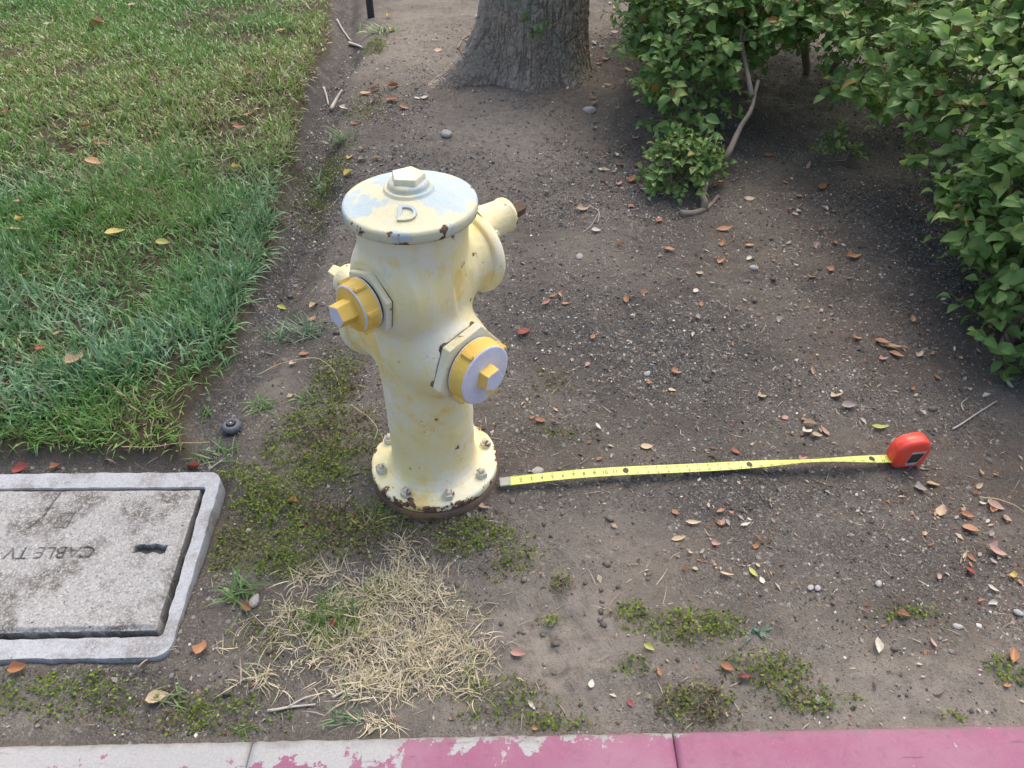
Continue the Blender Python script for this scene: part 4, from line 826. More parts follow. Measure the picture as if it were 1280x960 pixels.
# ------------------------------------------------------------------ hedge shrubs
green_leaves = [leaf_mesh('leaf', a, f, c, .3, 1.8, s, 5) for a, f, c, s in ((.58, .30, -.35, 1), (.62, .18, -.55, 2), (.70, .30, -.9, 3))]
glv = [np.array([v_.co[:] for v_ in g_.vertices]) for g_ in green_leaves]; gf0 = np.array([p_.vertices[:] for p_ in green_leaves[0].polygons])
def shrub(name, base, blobs, ntwig, lsize, stems, lab, hue=0.0, nsep=300, twl=.13, gap=None):
    o = empty(name, (*base, gz(*base))); tag(o, lab, 'shrub'); O = np.array([base[0], base[1], gz(*base)])
    w = np.array([b_[1][0] * b_[1][1] + b_[1][0] * b_[1][2] + b_[1][1] * b_[1][2] for b_ in blobs]); bi = rng.choice(len(blobs), ntwig * 3, p=w / w.sum())
    cs = np.array([b_[0] for b_ in blobs])[bi]; rs = np.array([b_[1] for b_ in blobs])[bi]
    d = rng.normal(0, 1, (len(bi), 3)); d /= np.linalg.norm(d, axis=1)[:, None]
    rad = rng.uniform(.50, 1.0, len(bi)) ** .5 * np.where(rng.uniform(0, 1, len(bi)) < .10, 1.16, 1.0); P = cs + rs * d * rad[:, None]
    keep = P[:, 2] > gh(P[:, 0], P[:, 1]) + .05
    for c, r_ in blobs: keep &= (((P - np.array(c)) / np.array(r_)) ** 2).sum(1) > .42
    if gap is not None: keep &= ~gap(P)
    P, d = P[keep][:ntwig], d[keep][:ntwig]; m = len(P)
    T = d * .7 + np.array([0, 0, .35]) + rng.normal(0, .45, (m, 3)); T /= np.linalg.norm(T, axis=1)[:, None]
    npl = 7; X_, Y_, Z_, C_, S_ = [], [], [], [], []
    tl = twl * rng.uniform(.6, 1.3, m); ti = np.full(m, 0.)
    for k in range(npl):
        f = (k + .6) / npl; pos = P + T * (tl * f)[:, None]
        side = np.cross(T, np.array([0, 0, 1.]) + rng.normal(0, .15, (m, 3))); side /= np.linalg.norm(side, axis=1)[:, None]
        sg = 1 if k % 2 else -1; ax = T * (.35 + .6 * (k == npl - 1)) + side * sg * (.9 - .8 * (k == npl - 1)) + rng.normal(0, .3, (m, 3)) - np.array([0, 0, .22]); ax /= np.linalg.norm(ax, axis=1)[:, None]
        nr_ = np.array([0, 0, 1.]) * .9 + d * .8 + rng.normal(0, .38, (m, 3)); nr_ -= ax * (nr_ * ax).sum(1)[:, None]; nr_ /= np.linalg.norm(nr_, axis=1)[:, None]
        sz = lsize * rng.uniform(.45, 1.30, m) * (1 - .25 * (k == npl - 1))
        X_.append(ax); Z_.append(nr_); Y_.append(np.cross(nr_, ax)); C_.append(pos + ax * (sz * .55)[:, None]); S_.append(sz)
    X_, Y_, Z_, C_, S_ = [np.concatenate(a) for a in (X_, Y_, Z_, C_, S_)]; n = len(C_)
    ok = C_[:, 2] > gh(C_[:, 0], C_[:, 1]) + .015; X_, Y_, Z_, C_, S_ = X_[ok], Y_[ok], Z_[ok], C_[ok], S_[ok]; n = len(C_)
    Mx = np.stack([X_, Y_, Z_], 2) * S_[:, None, None]
    iv, dz = in_view(C_, 10); face = np.abs(((CAM - C_) * Z_).sum(1)) / np.linalg.norm(CAM - C_, axis=1)
    # nearest to the viewer first, judged per cell of view so that hidden leaves are not picked
    dd_ = C_ - CAM; cu2 = np.floor(FPX * dd_[:, 0] / dz / 16); cv2 = np.floor(FPX * (dd_ @ UP) / dz / 16); order = np.argsort(dz); seen = set(); pick = []
    for i in order:
        if not iv[i]: continue
        key = (cu2[i], cv2[i])
        if key in seen: continue
        seen.add(key); pick.append(i)
    pick = sorted(pick, key=lambda i: -S_[i] * (face[i] + .2) / dz[i])[:nsep]; sel = np.zeros(n, bool); sel[pick] = True
    for i in pick:
        o2 = bpy.data.objects.new('leaf', green_leaves[i % 3]); C.objects.link(o2); o2.parent = o
        Mm = Matrix.Identity(4)
        for a in range(3):
            for b_ in range(3): Mm[a][b_] = Mx[i][a, b_]
            Mm[a][3] = C_[i][a] - O[a]
        o2.matrix_basis = Mm
    t = rng.uniform(0, 1, n); col = mixc((.105, .215, .052), (.205, .350, .095), t); lim = rng.uniform(0, 1, n) < .2; col = np.where(lim[:, None], mixc((.22, .34, .085), (.31, .42, .12), t), col); yl = rng.uniform(0, 1, n) < .03; col = np.where(yl[:, None], mixc((.35, .25, .06), (.30, .12, .04), t), col)  # foliage greens lightened for glare like the single leaves
    r_ = ~sel; sh_ = np.arange(n) % 3; bmf = bmesh.new()
    for q in range(3):
        k_ = r_ & (sh_ == q); mq = scatter_mesh('foliage', glv[q], gf0, Mx[k_], C_[k_] - O, col[k_]); bmf.from_mesh(mq); bpy.data.meshes.remove(mq)
    fm = bpy.data.meshes.new('foliage'); bmf.to_mesh(fm); bmf.free(); fo = link('foliage', fm, M_foliage, o); fo['kind'] = 'stuff'
    # twigs
    Vt, Ft = [], []; q = 0
    tb = np.array([(1, 0), (-.5, .87), (-.5, -.87)])
    sd_ = np.cross(T, [0.1, .2, 1.]); sd_ /= np.linalg.norm(sd_, axis=1)[:, None]; up_ = np.cross(sd_, T)
    for (f, rr) in ((-.6, .0024), (1.0, .0011)):
        for a, b_ in tb: Vt.append(P + T * (tl * f)[:, None] + rr * (sd_ * a + up_ * b_) - O)
    Vt = np.stack(Vt, 1).reshape(-1, 3); bs = (np.arange(m) * 6)[:, None]; Ft = np.concatenate([bs + np.array([[k, (k + 1) % 3, 3 + (k + 1) % 3, 3 + k]]) for k in range(3)])
    tw = link('twigs', np_mesh('twigs', Vt, Ft, np.repeat(mixc((.10, .09, .05), (.20, .17, .09), rng.uniform(0, 1, m)), 6, axis=0)), M_litter, o); tw['kind'] = 'stuff'
    for k, (p0, p1, r0) in enumerate(stems):
        pts = crook(np.array(p0) - O, np.array(p1) - O, 8, .012, 60 + k + len(blobs)); link('stem', tube('stem', pts, np.linspace(r0, r0 * .45, 9), 10), M_twig, o)
    return o
for gm in green_leaves: gm.materials.append(M_leaf); gm.polygons.foreach_set('use_smooth', np.ones(len(gm.polygons), bool))
g0 = lambda x, y: (x, y, gz(x, y) - .02)
shrub('hedge_shrub', (1.60, .46), [((1.80, .62, .42), (.30, .34, .32)), ((2.0, .85, .62), (.42, .45, .25)), ((2.15, .45, .45), (.35, .35, .4)), ((1.66, .44, .07), (.12, .12, .10)), ((1.72, .80, .30), (.20, .2, .16))], 1020, .058,
      [(g0(1.60, .46), (1.80, .60, .6), .016), (g0(1.62, .47), (1.68, .75, .45), .012), (g0(1.66, .43), (2.0, .5, .6), .014), (g0(1.60, .48), (1.58, .50, .3), .009)],
      'leafy green hedge shrub nearest the tape measure with bare stems at its foot')
shrub('hedge_shrub', (1.95, 1.45), [((1.86, 1.25, .52), (.36, .40, .30)), ((1.80, 1.75, .52), (.40, .42, .30)), ((2.3, 1.4, .65), (.45, .6, .35)), ((2.0, 1.1, .72), (.35, .3, .2))], 1000, .058,
      [(g0(1.95, 1.40), (1.8, 1.25, .6), .016), (g0(1.98, 1.45), (2.2, 1.4, .7), .016), (g0(1.93, 1.5), (1.75, 1.8, .5), .013)],
      'broad green hedge shrub in the middle of the hedge, its leaves hanging over bare soil')
shrub('hedge_shrub', (1.75, 2.75), [((1.55, 2.55, .55), (.45, .40, .30)), ((2.1, 2.6, .6), (.5, .5, .4)), ((1.5, 3.1, .6), (.6, .5, .45)), ((1.30, 2.30, .50), (.30, .28, .20)), ((1.25, 3.3, .5), (.5, .5, .4)), ((1.65, 2.15, .55), (.25, .25, .22))], 1200, .058,
      [(g0(1.7, 2.75), (1.5, 2.5, .6), .017), (g0(1.8, 2.75), (2.2, 2.6, .7), .017), (g0(1.72, 2.8), (1.4, 3.1, .7), .015)],
      'hedge shrub at the back right with a dark hollow under its leaves')
shrub('hedge_shrub', (.98, 1.66), [((1.02, 2.10, .42), (.24, .26, .16)), ((.92, 2.35, .38), (.22, .28, .26)), ((1.12, 2.6, .5), (.35, .4, .35)), ((1.2, 2.15, .52), (.2, .2, .12)), ((.88, 1.88, .24), (.13, .16, .14))], 620, .056,
      [(at(880, 262), (at(905, 200, .10)), .014), ((at(905, 200, .10)), (at(948, 100, .32)), .0135), ((at(940, 120, .28)), (1.15, 2.5, .6), .010)],
      'leaning hedge shrub beside the tree with its bare grey stem showing')
bp = at(852, 236); shrub('low_bush', (bp[0], bp[1]), [((bp[0] - .02, bp[1], .085), (.11, .10, .06)), ((bp[0] + .05, bp[1] + .04, .09), (.07, .07, .05))], 85, .036,
      [(g0(bp[0], bp[1]), (bp[0] - .08, bp[1], .12), .005), (g0(bp[0], bp[1]), (bp[0] + .08, bp[1] + .02, .14), .005)], 'small low bush of leafy shoots on the bare soil left of the leaning stem', nsep=200, twl=.075)
sp_ = at(1040, 205); shrub('low_bush', (sp_[0] - .0, sp_[1]), [((sp_[0], sp_[1], .06), (.05, .05, .05))], 12, .038, [(g0(sp_[0], sp_[1]), (sp_[0], sp_[1], .09), .003)], 'tiny leafy seedling on dark soil under the hedge', nsep=80, twl=.06)
# suckers on the trunk
sv = []; spr = empty('tmp'); bpy.data.objects.remove(spr)
for k in range(9):
    a = math.radians(-92 + rng.normal(0, 6)); z = .26 + rng.uniform(-.03, .09); rr = .285
    o2 = bpy.data.objects.new('leaf', green_leaves[k % 3]); C.objects.link(o2); o2.parent = tr
    o2.location = (rr * math.cos(a), rr * math.sin(a), z); o2.rotation_euler = (rng.normal(0, .7), rng.uniform(.2, 1.1), rng.uniform(0, 6.3)); o2.scale = (.045,) * 3

# ------------------------------------------------------------------ fallen leaves
DL = {'oval': leaf_mesh('fallen_leaf', .55, .25, .5, .6, 1.2, 11), 'cup': leaf_mesh('fallen_leaf', .62, .35, 1.1, 1.2, .6, 12), 'fold': leaf_mesh('fallen_leaf', .60, .85, .4, .3, 1.4, 13),
      'flat': leaf_mesh('fallen_leaf', .60, .10, .25, .1, 1.6, 14), 'torn': leaf_mesh('fallen_leaf', .70, .35, .6, .4, .2, 15, tear=.55), 'thin': leaf_mesh('fallen_leaf', .33, .30, .5, .2, 1.6, 16)}
DM = {'brown': obj_leaf_material('brown_leaf', (.30, .135, .062), (.38, .185, .09), (.25, .10, .05), .6, .12, (.20, .085, .045)), 'orange': obj_leaf_material('orange_leaf', (.40, .185, .085), (.47, .245, .13), (.36, .15, .075), .5, .15, (.30, .12, .05)),
      'tan': obj_leaf_material('tan_leaf', (.48, .36, .22), (.54, .42, .28), (.44, .30, .17), .6, .12, (.34, .22, .12)), 'yellow': obj_leaf_material('yellow_leaf', (.58, .45, .12), (.62, .46, .16), (.55, .40, .10), .5, .2, (.45, .25, .08)),
      'red': obj_leaf_material('red_leaf', (.28, .055, .04), (.33, .09, .06), (.25, .05, .035), .55, .12, (.16, .035, .03)), 'pale': obj_leaf_material('pale_leaf', (.58, .54, .44), (.62, .57, .48), (.54, .50, .42), .7, .1, (.42, .36, .28)),
      'grey': obj_leaf_material('grey_leaf', (.30, .26, .23), (.36, .31, .28), (.27, .22, .20), .7, .08, (.20, .16, .14)), 'lime': obj_leaf_material('lime_leaf', (.42, .46, .10), (.46, .50, .12), (.40, .42, .10), .5, .2, (.36, .30, .08)),
      'pink': obj_leaf_material('pinkish_leaf', (.42, .24, .19), (.46, .29, .24), (.38, .20, .16), .6, .1, (.30, .15, .12))}
def leaf_at(px, py, size, rot, colour, shape, lab, group=None, tilt=.18, lift=0.0):
    p = at(px, py); L = size * depth_of(p) / FPX * 1.08
    if lift == 0 and lawn_d(p[0], p[1]) > 0: lift = .022
    me = DL[shape]; o = bpy.data.objects.new('fallen_leaf', me); C.objects.link(o)
    if not me.materials: me.materials.append(DM['brown']); me.polygons.foreach_set('use_smooth', np.ones(len(me.polygons), bool))
    o.material_slots[0].link = 'OBJECT'; o.material_slots[0].material = DM[colour]
    o.location = (p[0], p[1], p[2] + .004 + .05 * L + lift); o.rotation_euler = (random.gauss(0, tilt), random.gauss(0, tilt), math.radians(rot)); o.scale = (L, L * random.uniform(.9, 1.15), L)
    tag(o, lab, 'leaf', group)
LV = [
 (148, 301, 24, 35, 'yellow', 'oval', 'large yellow curled leaf on the lawn right of a smaller pair'), (207, 313, 18, 0, 'lime', 'oval', 'yellow green leaf in the lawn right of the large yellow leaf'), (99, 463, 27, 60, 'tan', 'cup', 'large tan and brown cupped leaf low on the lawn'),
 (30, 284, 14, 50, 'yellow', 'cup', 'upper of two small yellow leaves at the left edge of the lawn'), (22, 297, 18, 15, 'tan', 'oval', 'lower of two small yellow leaves at the left edge of the lawn'),
 (122, 213, 24, 10, 'orange', 'oval', 'peach coloured leaf in the middle of the lawn'), (125, 37, 20, -25, 'brown', 'fold', 'red brown leaf at the far end of the lawn'), (301, 167, 16, 20, 'orange', 'torn', 'orange leaf on the lawn near its worn edge'),
 (297, 218, 12, 40, 'yellow', 'cup', 'small yellow leaf beside the bluish grass at the lawn edge'), (167, 12, 12, 0, 'pink', 'flat', 'small pink leaf at the top of the lawn'), (63, 36, 12, 0, 'tan', 'flat', 'pale leaf on the far lawn left of the red brown leaf'),
 (130, 188, 18, 10, 'brown', 'thin', 'thin brown leaf on the lawn just above the peach leaf'), (112, 166, 14, 20, 'brown', 'fold', 'dark brown folded leaf deep in the middle lawn'), (203, 175, 14, 0, 'orange', 'thin', 'narrow orange leaf in the lawn centre'), (314, 98, 14, 0, 'red', 'flat', 'reddish leaf on the dry patch of lawn'), (313, 150, 12, 30, 'brown', 'flat', 'brown leaf on the lawn above the orange torn leaf'),
 (353, 44, 12, 0, 'brown', 'flat', 'brown leaf on the lawn near the far trench'), (56, 445, 14, 45, 'red', 'torn', 'dark red torn leaf near the large cupped lawn leaf'), (76, 426, 14, 70, 'brown', 'thin', 'thin brown leaf standing in the lawn above the cupped leaf'), (34, 352, 10, 10, 'orange', 'flat', 'tiny orange leaf at the left side of the lawn'), (12, 148, 12, 0, 'red', 'torn', 'dark red leaf at the far left of the lawn'), (28, 262, 14, 0, 'pink', 'torn', 'pinkish crumpled leaf on the lawn above the yellow pair'),
 (29, 588, 26, 0, 'red', 'oval', 'dull red leaf lying behind the cable vault at the left edge'), (71, 586, 14, 30, 'brown', 'cup', 'small brown leaf behind the cable vault'), (244, 587, 22, -15, 'red', 'fold', 'red leaf on the back corner of the cable vault'),
 (253, 815, 24, 80, 'orange', 'cup', 'bright orange curled leaf off the front corner of the cable vault'), (25, 838, 24, 20, 'orange', 'cup', 'orange brown leaf against the front of the cable vault'), (198, 874, 27, 20, 'tan', 'oval', 'broad tan leaf on the moss near the kerb'),
 (309, 762, 18, -30, 'brown', 'cup', 'red brown curled leaf beside the small grey stone'), (418, 780, 14, 70, 'red', 'fold', 'red leaf stuck in the green and straw grass'), (367, 630, 18, -10, 'orange', 'fold', 'orange leaf on the moss left of the hydrant'), (443, 655, 14, 0, 'yellow', 'torn', 'yellow leaf on the moss below the hydrant base'),
 (240, 662, 8, 0, 'pink', 'flat', 'tiny pink leaf in the gap of the cable vault lid'), (353, 387, 14, -25, 'lime', 'oval', 'pale yellow leaf on dark soil right of the lawn edge'), (392, 385, 16, 70, 'tan', 'fold', 'tan curled leaf just left of the hydrant cap'), (391, 400, 12, 60, 'orange', 'flat', 'small orange leaf below the tan curled leaf at the hydrant cap'), (380, 444, 12, 20, 'brown', 'flat', 'brown leaf near the grass tuft left of the hydrant'), (367, 456, 11, 10, 'tan', 'torn', 'beige leaf scrap under the long dry stalk'),
 (436, 219, 17, 60, 'yellow', 'fold', 'yellow leaf on the moss behind the hydrant bonnet'), (438, 198, 10, 40, 'yellow', 'torn', 'small yellow leaf behind the hydrant above the folded one'), (453, 189, 12, 0, 'pink', 'torn', 'pinkish orange leaf behind the hydrant bonnet'), (454, 201, 13, 30, 'grey', 'torn', 'mauve grey leaf behind the hydrant bonnet'), (472, 201, 13, 20, 'tan', 'fold', 'brown and tan leaf directly behind the hydrant bonnet'),
 (457, 118, 14, 10, 'orange', 'flat', 'left orange leaf of the heap beside the trench'), (468, 113, 16, 40, 'pink', 'fold', 'pink leaf on top of the heap beside the trench'), (491, 126, 18, 0, 'orange', 'oval', 'largest orange leaf of the heap beside the trench'), (492, 110, 18, 45, 'brown', 'fold', 'dark folded leaf at the back of the heap beside the trench'), (505, 136, 13, 0, 'orange', 'torn', 'orange leaf fallen off the right of the heap'), (467, 130, 12, 70, 'grey', 'fold', 'grey brown leaf in the front of the heap'), (430, 137, 12, -30, 'pale', 'torn', 'whitish leaf scrap next to the pale stick'), (443, 156, 9, 0, 'red', 'flat', 'small dull red leaf below the heap'), (486, 22, 9, 60, 'yellow', 'cup', 'yellow leaf near the sprinkler riser'), (490, 39, 10, 60, 'yellow', 'fold', 'second yellow leaf below the sprinkler riser'), (548, 64, 10, 0, 'tan', 'flat', 'tan leaf on the bare path left of the tree'), (522, 124, 8, 0, 'pale', 'flat', 'left of two pale scraps in front of the tree root'), (531, 123, 9, 20, 'pale', 'flat', 'right of two pale scraps in front of the tree root'),
 (655, 418, 20, 45, 'red', 'oval', 'round red brown leaf right of the large hydrant cap'), (682, 380, 15, 50, 'pink', 'fold', 'pinkish brown leaf on the grit right of the hydrant shoulder'), (692, 371, 12, 20, 'brown', 'thin', 'thin brown leaf touching the pinkish leaf on the grit'), (707, 381, 10, 0, 'orange', 'flat', 'small orange leaf right of the pinkish pair on the grit'), (741, 423, 11, 60, 'brown', 'oval', 'small brown leaf alone on the grit'), (783, 375, 12, 80, 'brown', 'oval', 'brown leaf in the middle of the grit'), (805, 366, 10, 0, 'brown', 'flat', 'faint brown leaf right of the middle leaf'), (837, 314, 14, 0, 'orange', 'oval', 'orange leaf on soil below the low bush'), (845, 467, 14, 0, 'orange', 'torn', 'orange torn leaf on dark grit above the tape'), (906, 288, 22, 0, 'orange', 'thin', 'long peach leaf below the leaning stem'), (903, 306, 14, 70, 'brown', 'torn', 'brown leaf scrap below the long peach leaf'), (902, 328, 13, 45, 'orange', 'torn', 'orange leaf scrap left of a white chip'), (790, 226, 16, 60, 'brown', 'oval', 'dark brown leaf left of the low bush'), (774, 231, 11, 60, 'pink', 'torn', 'pink leaf scrap left of the low bush'), (823, 277, 13, 60, 'orange', 'torn', 'orange leaf under the front of the low bush'), (729, 263, 17, 0, 'tan', 'torn', 'tan torn leaf by the crossed twigs'), (745, 290, 12, 0, 'pale', 'oval', 'pale oval leaf chip below the crossed twigs'),
 (1028, 236, 16, 50, 'brown', 'oval', 'red brown leaf on soil under the hedge'), (1066, 322, 18, 0, 'orange', 'torn', 'orange leaf on dark soil beside the hedge'), (937, 308, 11, 0, 'orange', 'flat', 'orange leaf scrap near the leaning stem root'), (937, 250, 12, 0, 'tan', 'flat', 'tan leaf right of the leaning stem'), (960, 195, 11, 0, 'brown', 'flat', 'brown leaf in the shade under the hedge'),
 (1012, 532, 17, -15, 'tan', 'fold', 'brown folded leaf of the cluster above the tape'), (1008, 541, 15, 20, 'pale', 'torn', 'cream leaf scrap of the cluster above the tape'), (1020, 546, 14, 0, 'tan', 'oval', 'round beige leaf of the cluster above the tape'), (1030, 541, 18, 110, 'pink', 'thin', 'narrow pink leaf of the cluster above the tape'), (1046, 497, 18, 20, 'tan', 'torn', 'tan leaf above the tape measure case'), (1060, 509, 18, -5, 'grey', 'oval', 'grey leaf above the tape measure case'), (1099, 536, 22, 0, 'lime', 'thin', 'long greenish tan leaf just left of the tape case top'), (952, 497, 12, 0, 'tan', 'torn', 'cream leaf on dark grit left of the cluster'), (1118, 463, 0, 0, 'tan', 'oval', ''),
 (1070, 424, 13, 0, 'orange', 'torn', 'orange leaf scrap left of the leaf pile by the hedge'), (1102, 430, 18, -20, 'orange', 'oval', 'orange leaf at the back of the pile by the hedge'), (1115, 437, 22, -10, 'tan', 'oval', 'cream oval leaf of the pile by the hedge'), (1119, 446, 18, -35, 'orange', 'oval', 'salmon leaf at the front of the pile by the hedge'), (1104, 450, 12, 0, 'pink', 'torn', 'pink scrap in front of the pile by the hedge'), (1149, 444, 12, 40, 'tan', 'torn', 'pinkish beige leaf right of the pile by the hedge'), (1232, 497, 12, 20, 'pale', 'fold', 'whitish leaf beside the dry twig at the right'),
 (1150, 613, 16, -40, 'grey', 'oval', 'grey leaf below the tape measure case'), (1165, 608, 16, -10, 'tan', 'oval', 'beige leaf right of the grey one below the case'), (1223, 609, 12, 30, 'tan', 'oval', 'beige leaf above the long bent stalk'), (1176, 641, 19, 60, 'tan', 'oval', 'pale pink broad leaf below the tape case'), (1243, 635, 20, -35, 'pink', 'oval', 'mauve leaf just under the long bent stalk'), (1208, 646, 17, -20, 'orange', 'oval', 'upper orange leaf of the stacked pair at the right'), (1212, 664, 20, -40, 'orange', 'oval', 'lower orange leaf of the stacked pair at the right'), (1244, 690, 24, -30, 'pink', 'torn', 'large pink leaf in the litter at the right edge'), (1213, 699, 14, -45, 'orange', 'thin', 'bright orange leaf above the red one at the right'), (1211, 716, 18, 70, 'red', 'oval', 'dull red leaf in the litter at the right'), (1267, 722, 13, 60, 'yellow', 'cup', 'pale yellow leaf at the right edge'), (1240, 737, 14, -40, 'pale', 'thin', 'slim whitish leaf below the litter at the right'), (1127, 771, 20, -10, 'orange', 'fold', 'orange folded leaf on bare soil in the lower right'), (1096, 809, 22, 75, 'pale', 'fold', 'pale triangular leaf in the lower right'), (1264, 822, 24, 60, 'orange', 'fold', 'orange brown leaf at the lower right edge'), (1258, 858, 10, 0, 'orange', 'flat', 'small orange leaf under the one at the lower right edge'), (1165, 805, 14, 100, 'pink', 'thin', 'thin purplish leaf in the lower right soil'),
 (811, 811, 15, -30, 'lime', 'oval', 'pale yellow green leaf on the bare soil above the kerb'), (648, 819, 20, -10, 'pink', 'oval', 'pinkish brown leaf on the bare soil below the hydrant'), (824, 841, 15, 100, 'orange', 'thin', 'thin orange leaf right of the bare pale soil'), (908, 836, 17, -25, 'brown', 'oval', 'brown oval leaf between the moss patches'), (931, 848, 17, 0, 'red', 'torn', 'dark red leaf between the moss patches'), (788, 880, 10, -50, 'red', 'flat', 'small red leaf on soil close to the kerb'), (665, 883, 14, -50, 'pale', 'thin', 'white leaf near the kerb on the mossy edge'), (739, 856, 11, 75, 'pale', 'flat', 'white leaf chip on the pale bare soil'), (669, 911, 9, 0, 'orange', 'torn', 'small orange leaf touching the kerb edge'),
 (675, 528, 14, 0, 'brown', 'oval', 'red brown leaf on the soil above the tape'), (748, 535, 12, -60, 'pale', 'thin', 'white sliver of leaf above the tape'), (808, 560, 16, 10, 'tan', 'flat', 'dull tan leaf touching the back of the tape'), (725, 592, 14, -40, 'grey', 'thin', 'grey leaf standing against the tape'), (919, 566, 12, -20, 'red', 'flat', 'dark red leaf just behind the tape'), (1003, 575, 12, 20, 'pink', 'torn', 'pink leaf scrap just behind the tape'), (866, 655, 20, 0, 'tan', 'thin', 'narrow tan leaf in the litter below the tape'), (932, 657, 14, 10, 'pale', 'thin', 'slim whitish leaf below the tape middle'), (908, 720, 18, -10, 'tan', 'thin', 'tan pointed leaf at the bottom of the litter clump'), (941, 718, 18, -70, 'lime', 'thin', 'upright greenish leaf in the litter clump'), (848, 675, 20, 10, 'tan', 'thin', 'buff leaf at the left of the litter clump'), (945, 683, 12, 60, 'brown', 'torn', 'brown scrap in the middle of the litter clump'), (895, 681, 12, -20, 'pink', 'torn', 'mauve scrap in the litter clump below the tape'), (605, 636, 14, 0, 'tan', 'torn', 'beige leaf scrap against the front of the hydrant base'), (507, 648, 9, 40, 'pink', 'torn', 'small pink scrap at the front left of the hydrant base'),
]
for a in LV:
    if a[2] > 0: leaf_at(*a)
r3 = random.Random(5); GRP = [((1120, 1270), (400, 520), 26, 'in the litter at the hedge foot', 'leaf scraps at the hedge foot'), ((1150, 1280), (590, 760), 26, 'in the litter at the right edge', 'leaf scraps at the right edge'),
    ((740, 840), (110, 260), 30, 'between the tree and the low bush', 'leaf scraps between tree and bush'), ((860, 1050), (190, 400), 30, 'on the dark soil before the hedge', 'leaf scraps on the soil before the hedge'), ((840, 980), (630, 730), 22, 'in the litter clump below the tape', 'leaf scraps in the clump below the tape'),
    ((660, 1060), (300, 540), 22, 'on the open grit', 'leaf scraps on the open grit'), ((720, 800), (0, 110), 18, 'right of the tree trunk', 'leaf scraps right of the trunk')]
CW = {'tan': 'tan', 'brown': 'brown', 'pale': 'cream', 'grey': 'grey', 'pink': 'pinkish', 'orange': 'orange'}; SW = {'flat': 'flat', 'torn': 'torn', 'thin': 'narrow', 'fold': 'folded', 'oval': 'oval'}
for (xa, xb), (ya, yb), n, lab, gr in GRP:
    combos = [(c_, s_) for c_ in CW for s_ in SW]; r3.shuffle(combos)
    for c_, s_ in combos[:n]:
        leaf_at(r3.uniform(xa, xb), r3.uniform(ya, yb), r3.uniform(6, 12), r3.uniform(0, 360), c_, s_, 'small %s %s leaf scrap %s' % (CW[c_], SW[s_], lab), gr)

# ------------------------------------------------------------------ stones
def stone_mesh(seed):
    bm = bmesh.new(); bmesh.ops.create_icosphere(bm, subdivisions=2, radius=.5); r = np.random.default_rng(seed)
    ax = r.normal(0, 1, (5, 3)); ax /= np.linalg.norm(ax, axis=1)[:, None]; of_ = r.uniform(.30, .45, 5)
    for v_ in bm.verts:
        c = np.array(v_.co)
        for a, o_ in zip(ax, of_):
            q = c @ a
            if q > o_: c = c - a * (q - o_) * .8
        v_.co = Vector(c * np.array([1.15, .85, .6]))
    return bm_mesh('stone', bm)
SM = [stone_mesh(k) for k in range(4)]
for px, py, s, k, lab in ((558, 169, 16, 0, 'small pale grey stone on the bare path behind the hydrant'), (737, 140, 17, 1, 'round grey stone right of the tree base'), (318, 752, 18, 2, 'grey stone beside the curled leaf and green tuft'), (598, 23, 12, 3, 'whitish stone on the path left of the trunk'), (725, 322, 12, 1, 'flat pale stone on the grit behind the hydrant'), (1080, 742, 0, 0, ''), (1098, 730, 10, 2, 'pale angular pebble on the bare soil right of centre'), (1013, 735, 9, 0, 'left pebble of the pale pair on the lower soil'), (1022, 736, 9, 3, 'right pebble of the pale pair on the lower soil'), (1197, 784, 12, 2, 'white chip on the soil in the lower right'), (942, 336, 11, 3, 'white chip right of the orange scrap near the hedge'), (809, 468, 10, 2, 'white chip on the dark grit above the tape'), (672, 590, 15, 0, 'tan stone behind the start of the tape'), (1272, 766, 12, 1, 'grey pebble at the right edge'), (310, 665, 9, 1, 'bluish pebble on the moss by the cable vault'), (1025, 876, 14, 3, 'grey pebble in the moss near the kerb')):
    if s == 0: continue
    p = at(px, py); L = s * depth_of(p) / FPX; o = link('stone', SM[k], M_stone, smooth=False); o.location = (p[0], p[1], p[2] + L * .12); o.scale = (L,) * 3; o.rotation_euler = (0, 0, px * .37); tag(o, lab, 'stone')

# ------------------------------------------------------------------ twigs, stalks and tufts
def ground_line(pxs, lift=.004, sub=5):
    P = [at(*q) for q in pxs]; out = []
    for a, b_ in zip(P[:-1], P[1:]):
        for k in range(sub): out.append(a + (b_ - a) * k / sub)
    out.append(P[-1]); out = [np.array([q[0], q[1], gz(q[0], q[1]) + lift]) for q in out]
    for _ in range(3): out = [out[0]] + [.25 * out[i - 1] + .5 * out[i] + .25 * out[i + 1] for i in range(1, len(out) - 1)] + [out[-1]]
    return out
def stick(name, lab, cat, lines, r, m, lift=.005):
    o = empty(name, tuple(at(*lines[0][0]))); tag(o, lab, cat); O = np.array(o.location)
    for k, ln in enumerate(lines):
        pts = [p_ - O for p_ in ground_line(ln, lift + (.002 if k else 0))]; rr = r * (1 if k == 0 else .65); link('stem' if k == 0 else 'side_twig', tube(name, pts, np.linspace(rr, rr * .55, len(pts)), 7), m, o)
stick('twig', 'forked grey twig on bare soil near the kerb', 'twig', [[(335, 890), (362, 885), (395, 882)], [(362, 885), (378, 876), (390, 872)]], .0030, M_pale_twig)
stick('twig', 'short grey twig at the edge of the straw patch', 'twig', [[(416, 874), (430, 866), (447, 856)], [(430, 866), (442, 868), (452, 860)]], .0030, M_pale_twig)
stick('twig', 'dry brown twig on the soil near the hedge foot', 'twig', [[(1190, 538), (1215, 522), (1245, 503)], [(1203, 515), (1200, 506), (1208, 500)]], .0028, M_pale_twig)
stick('twig', 'crossed thin twigs on soil left of the low bush', 'twig', [[(736, 258), (750, 265), (747, 280)], [(728, 292), (740, 283), (748, 268)]], .0022, M_pale_twig)
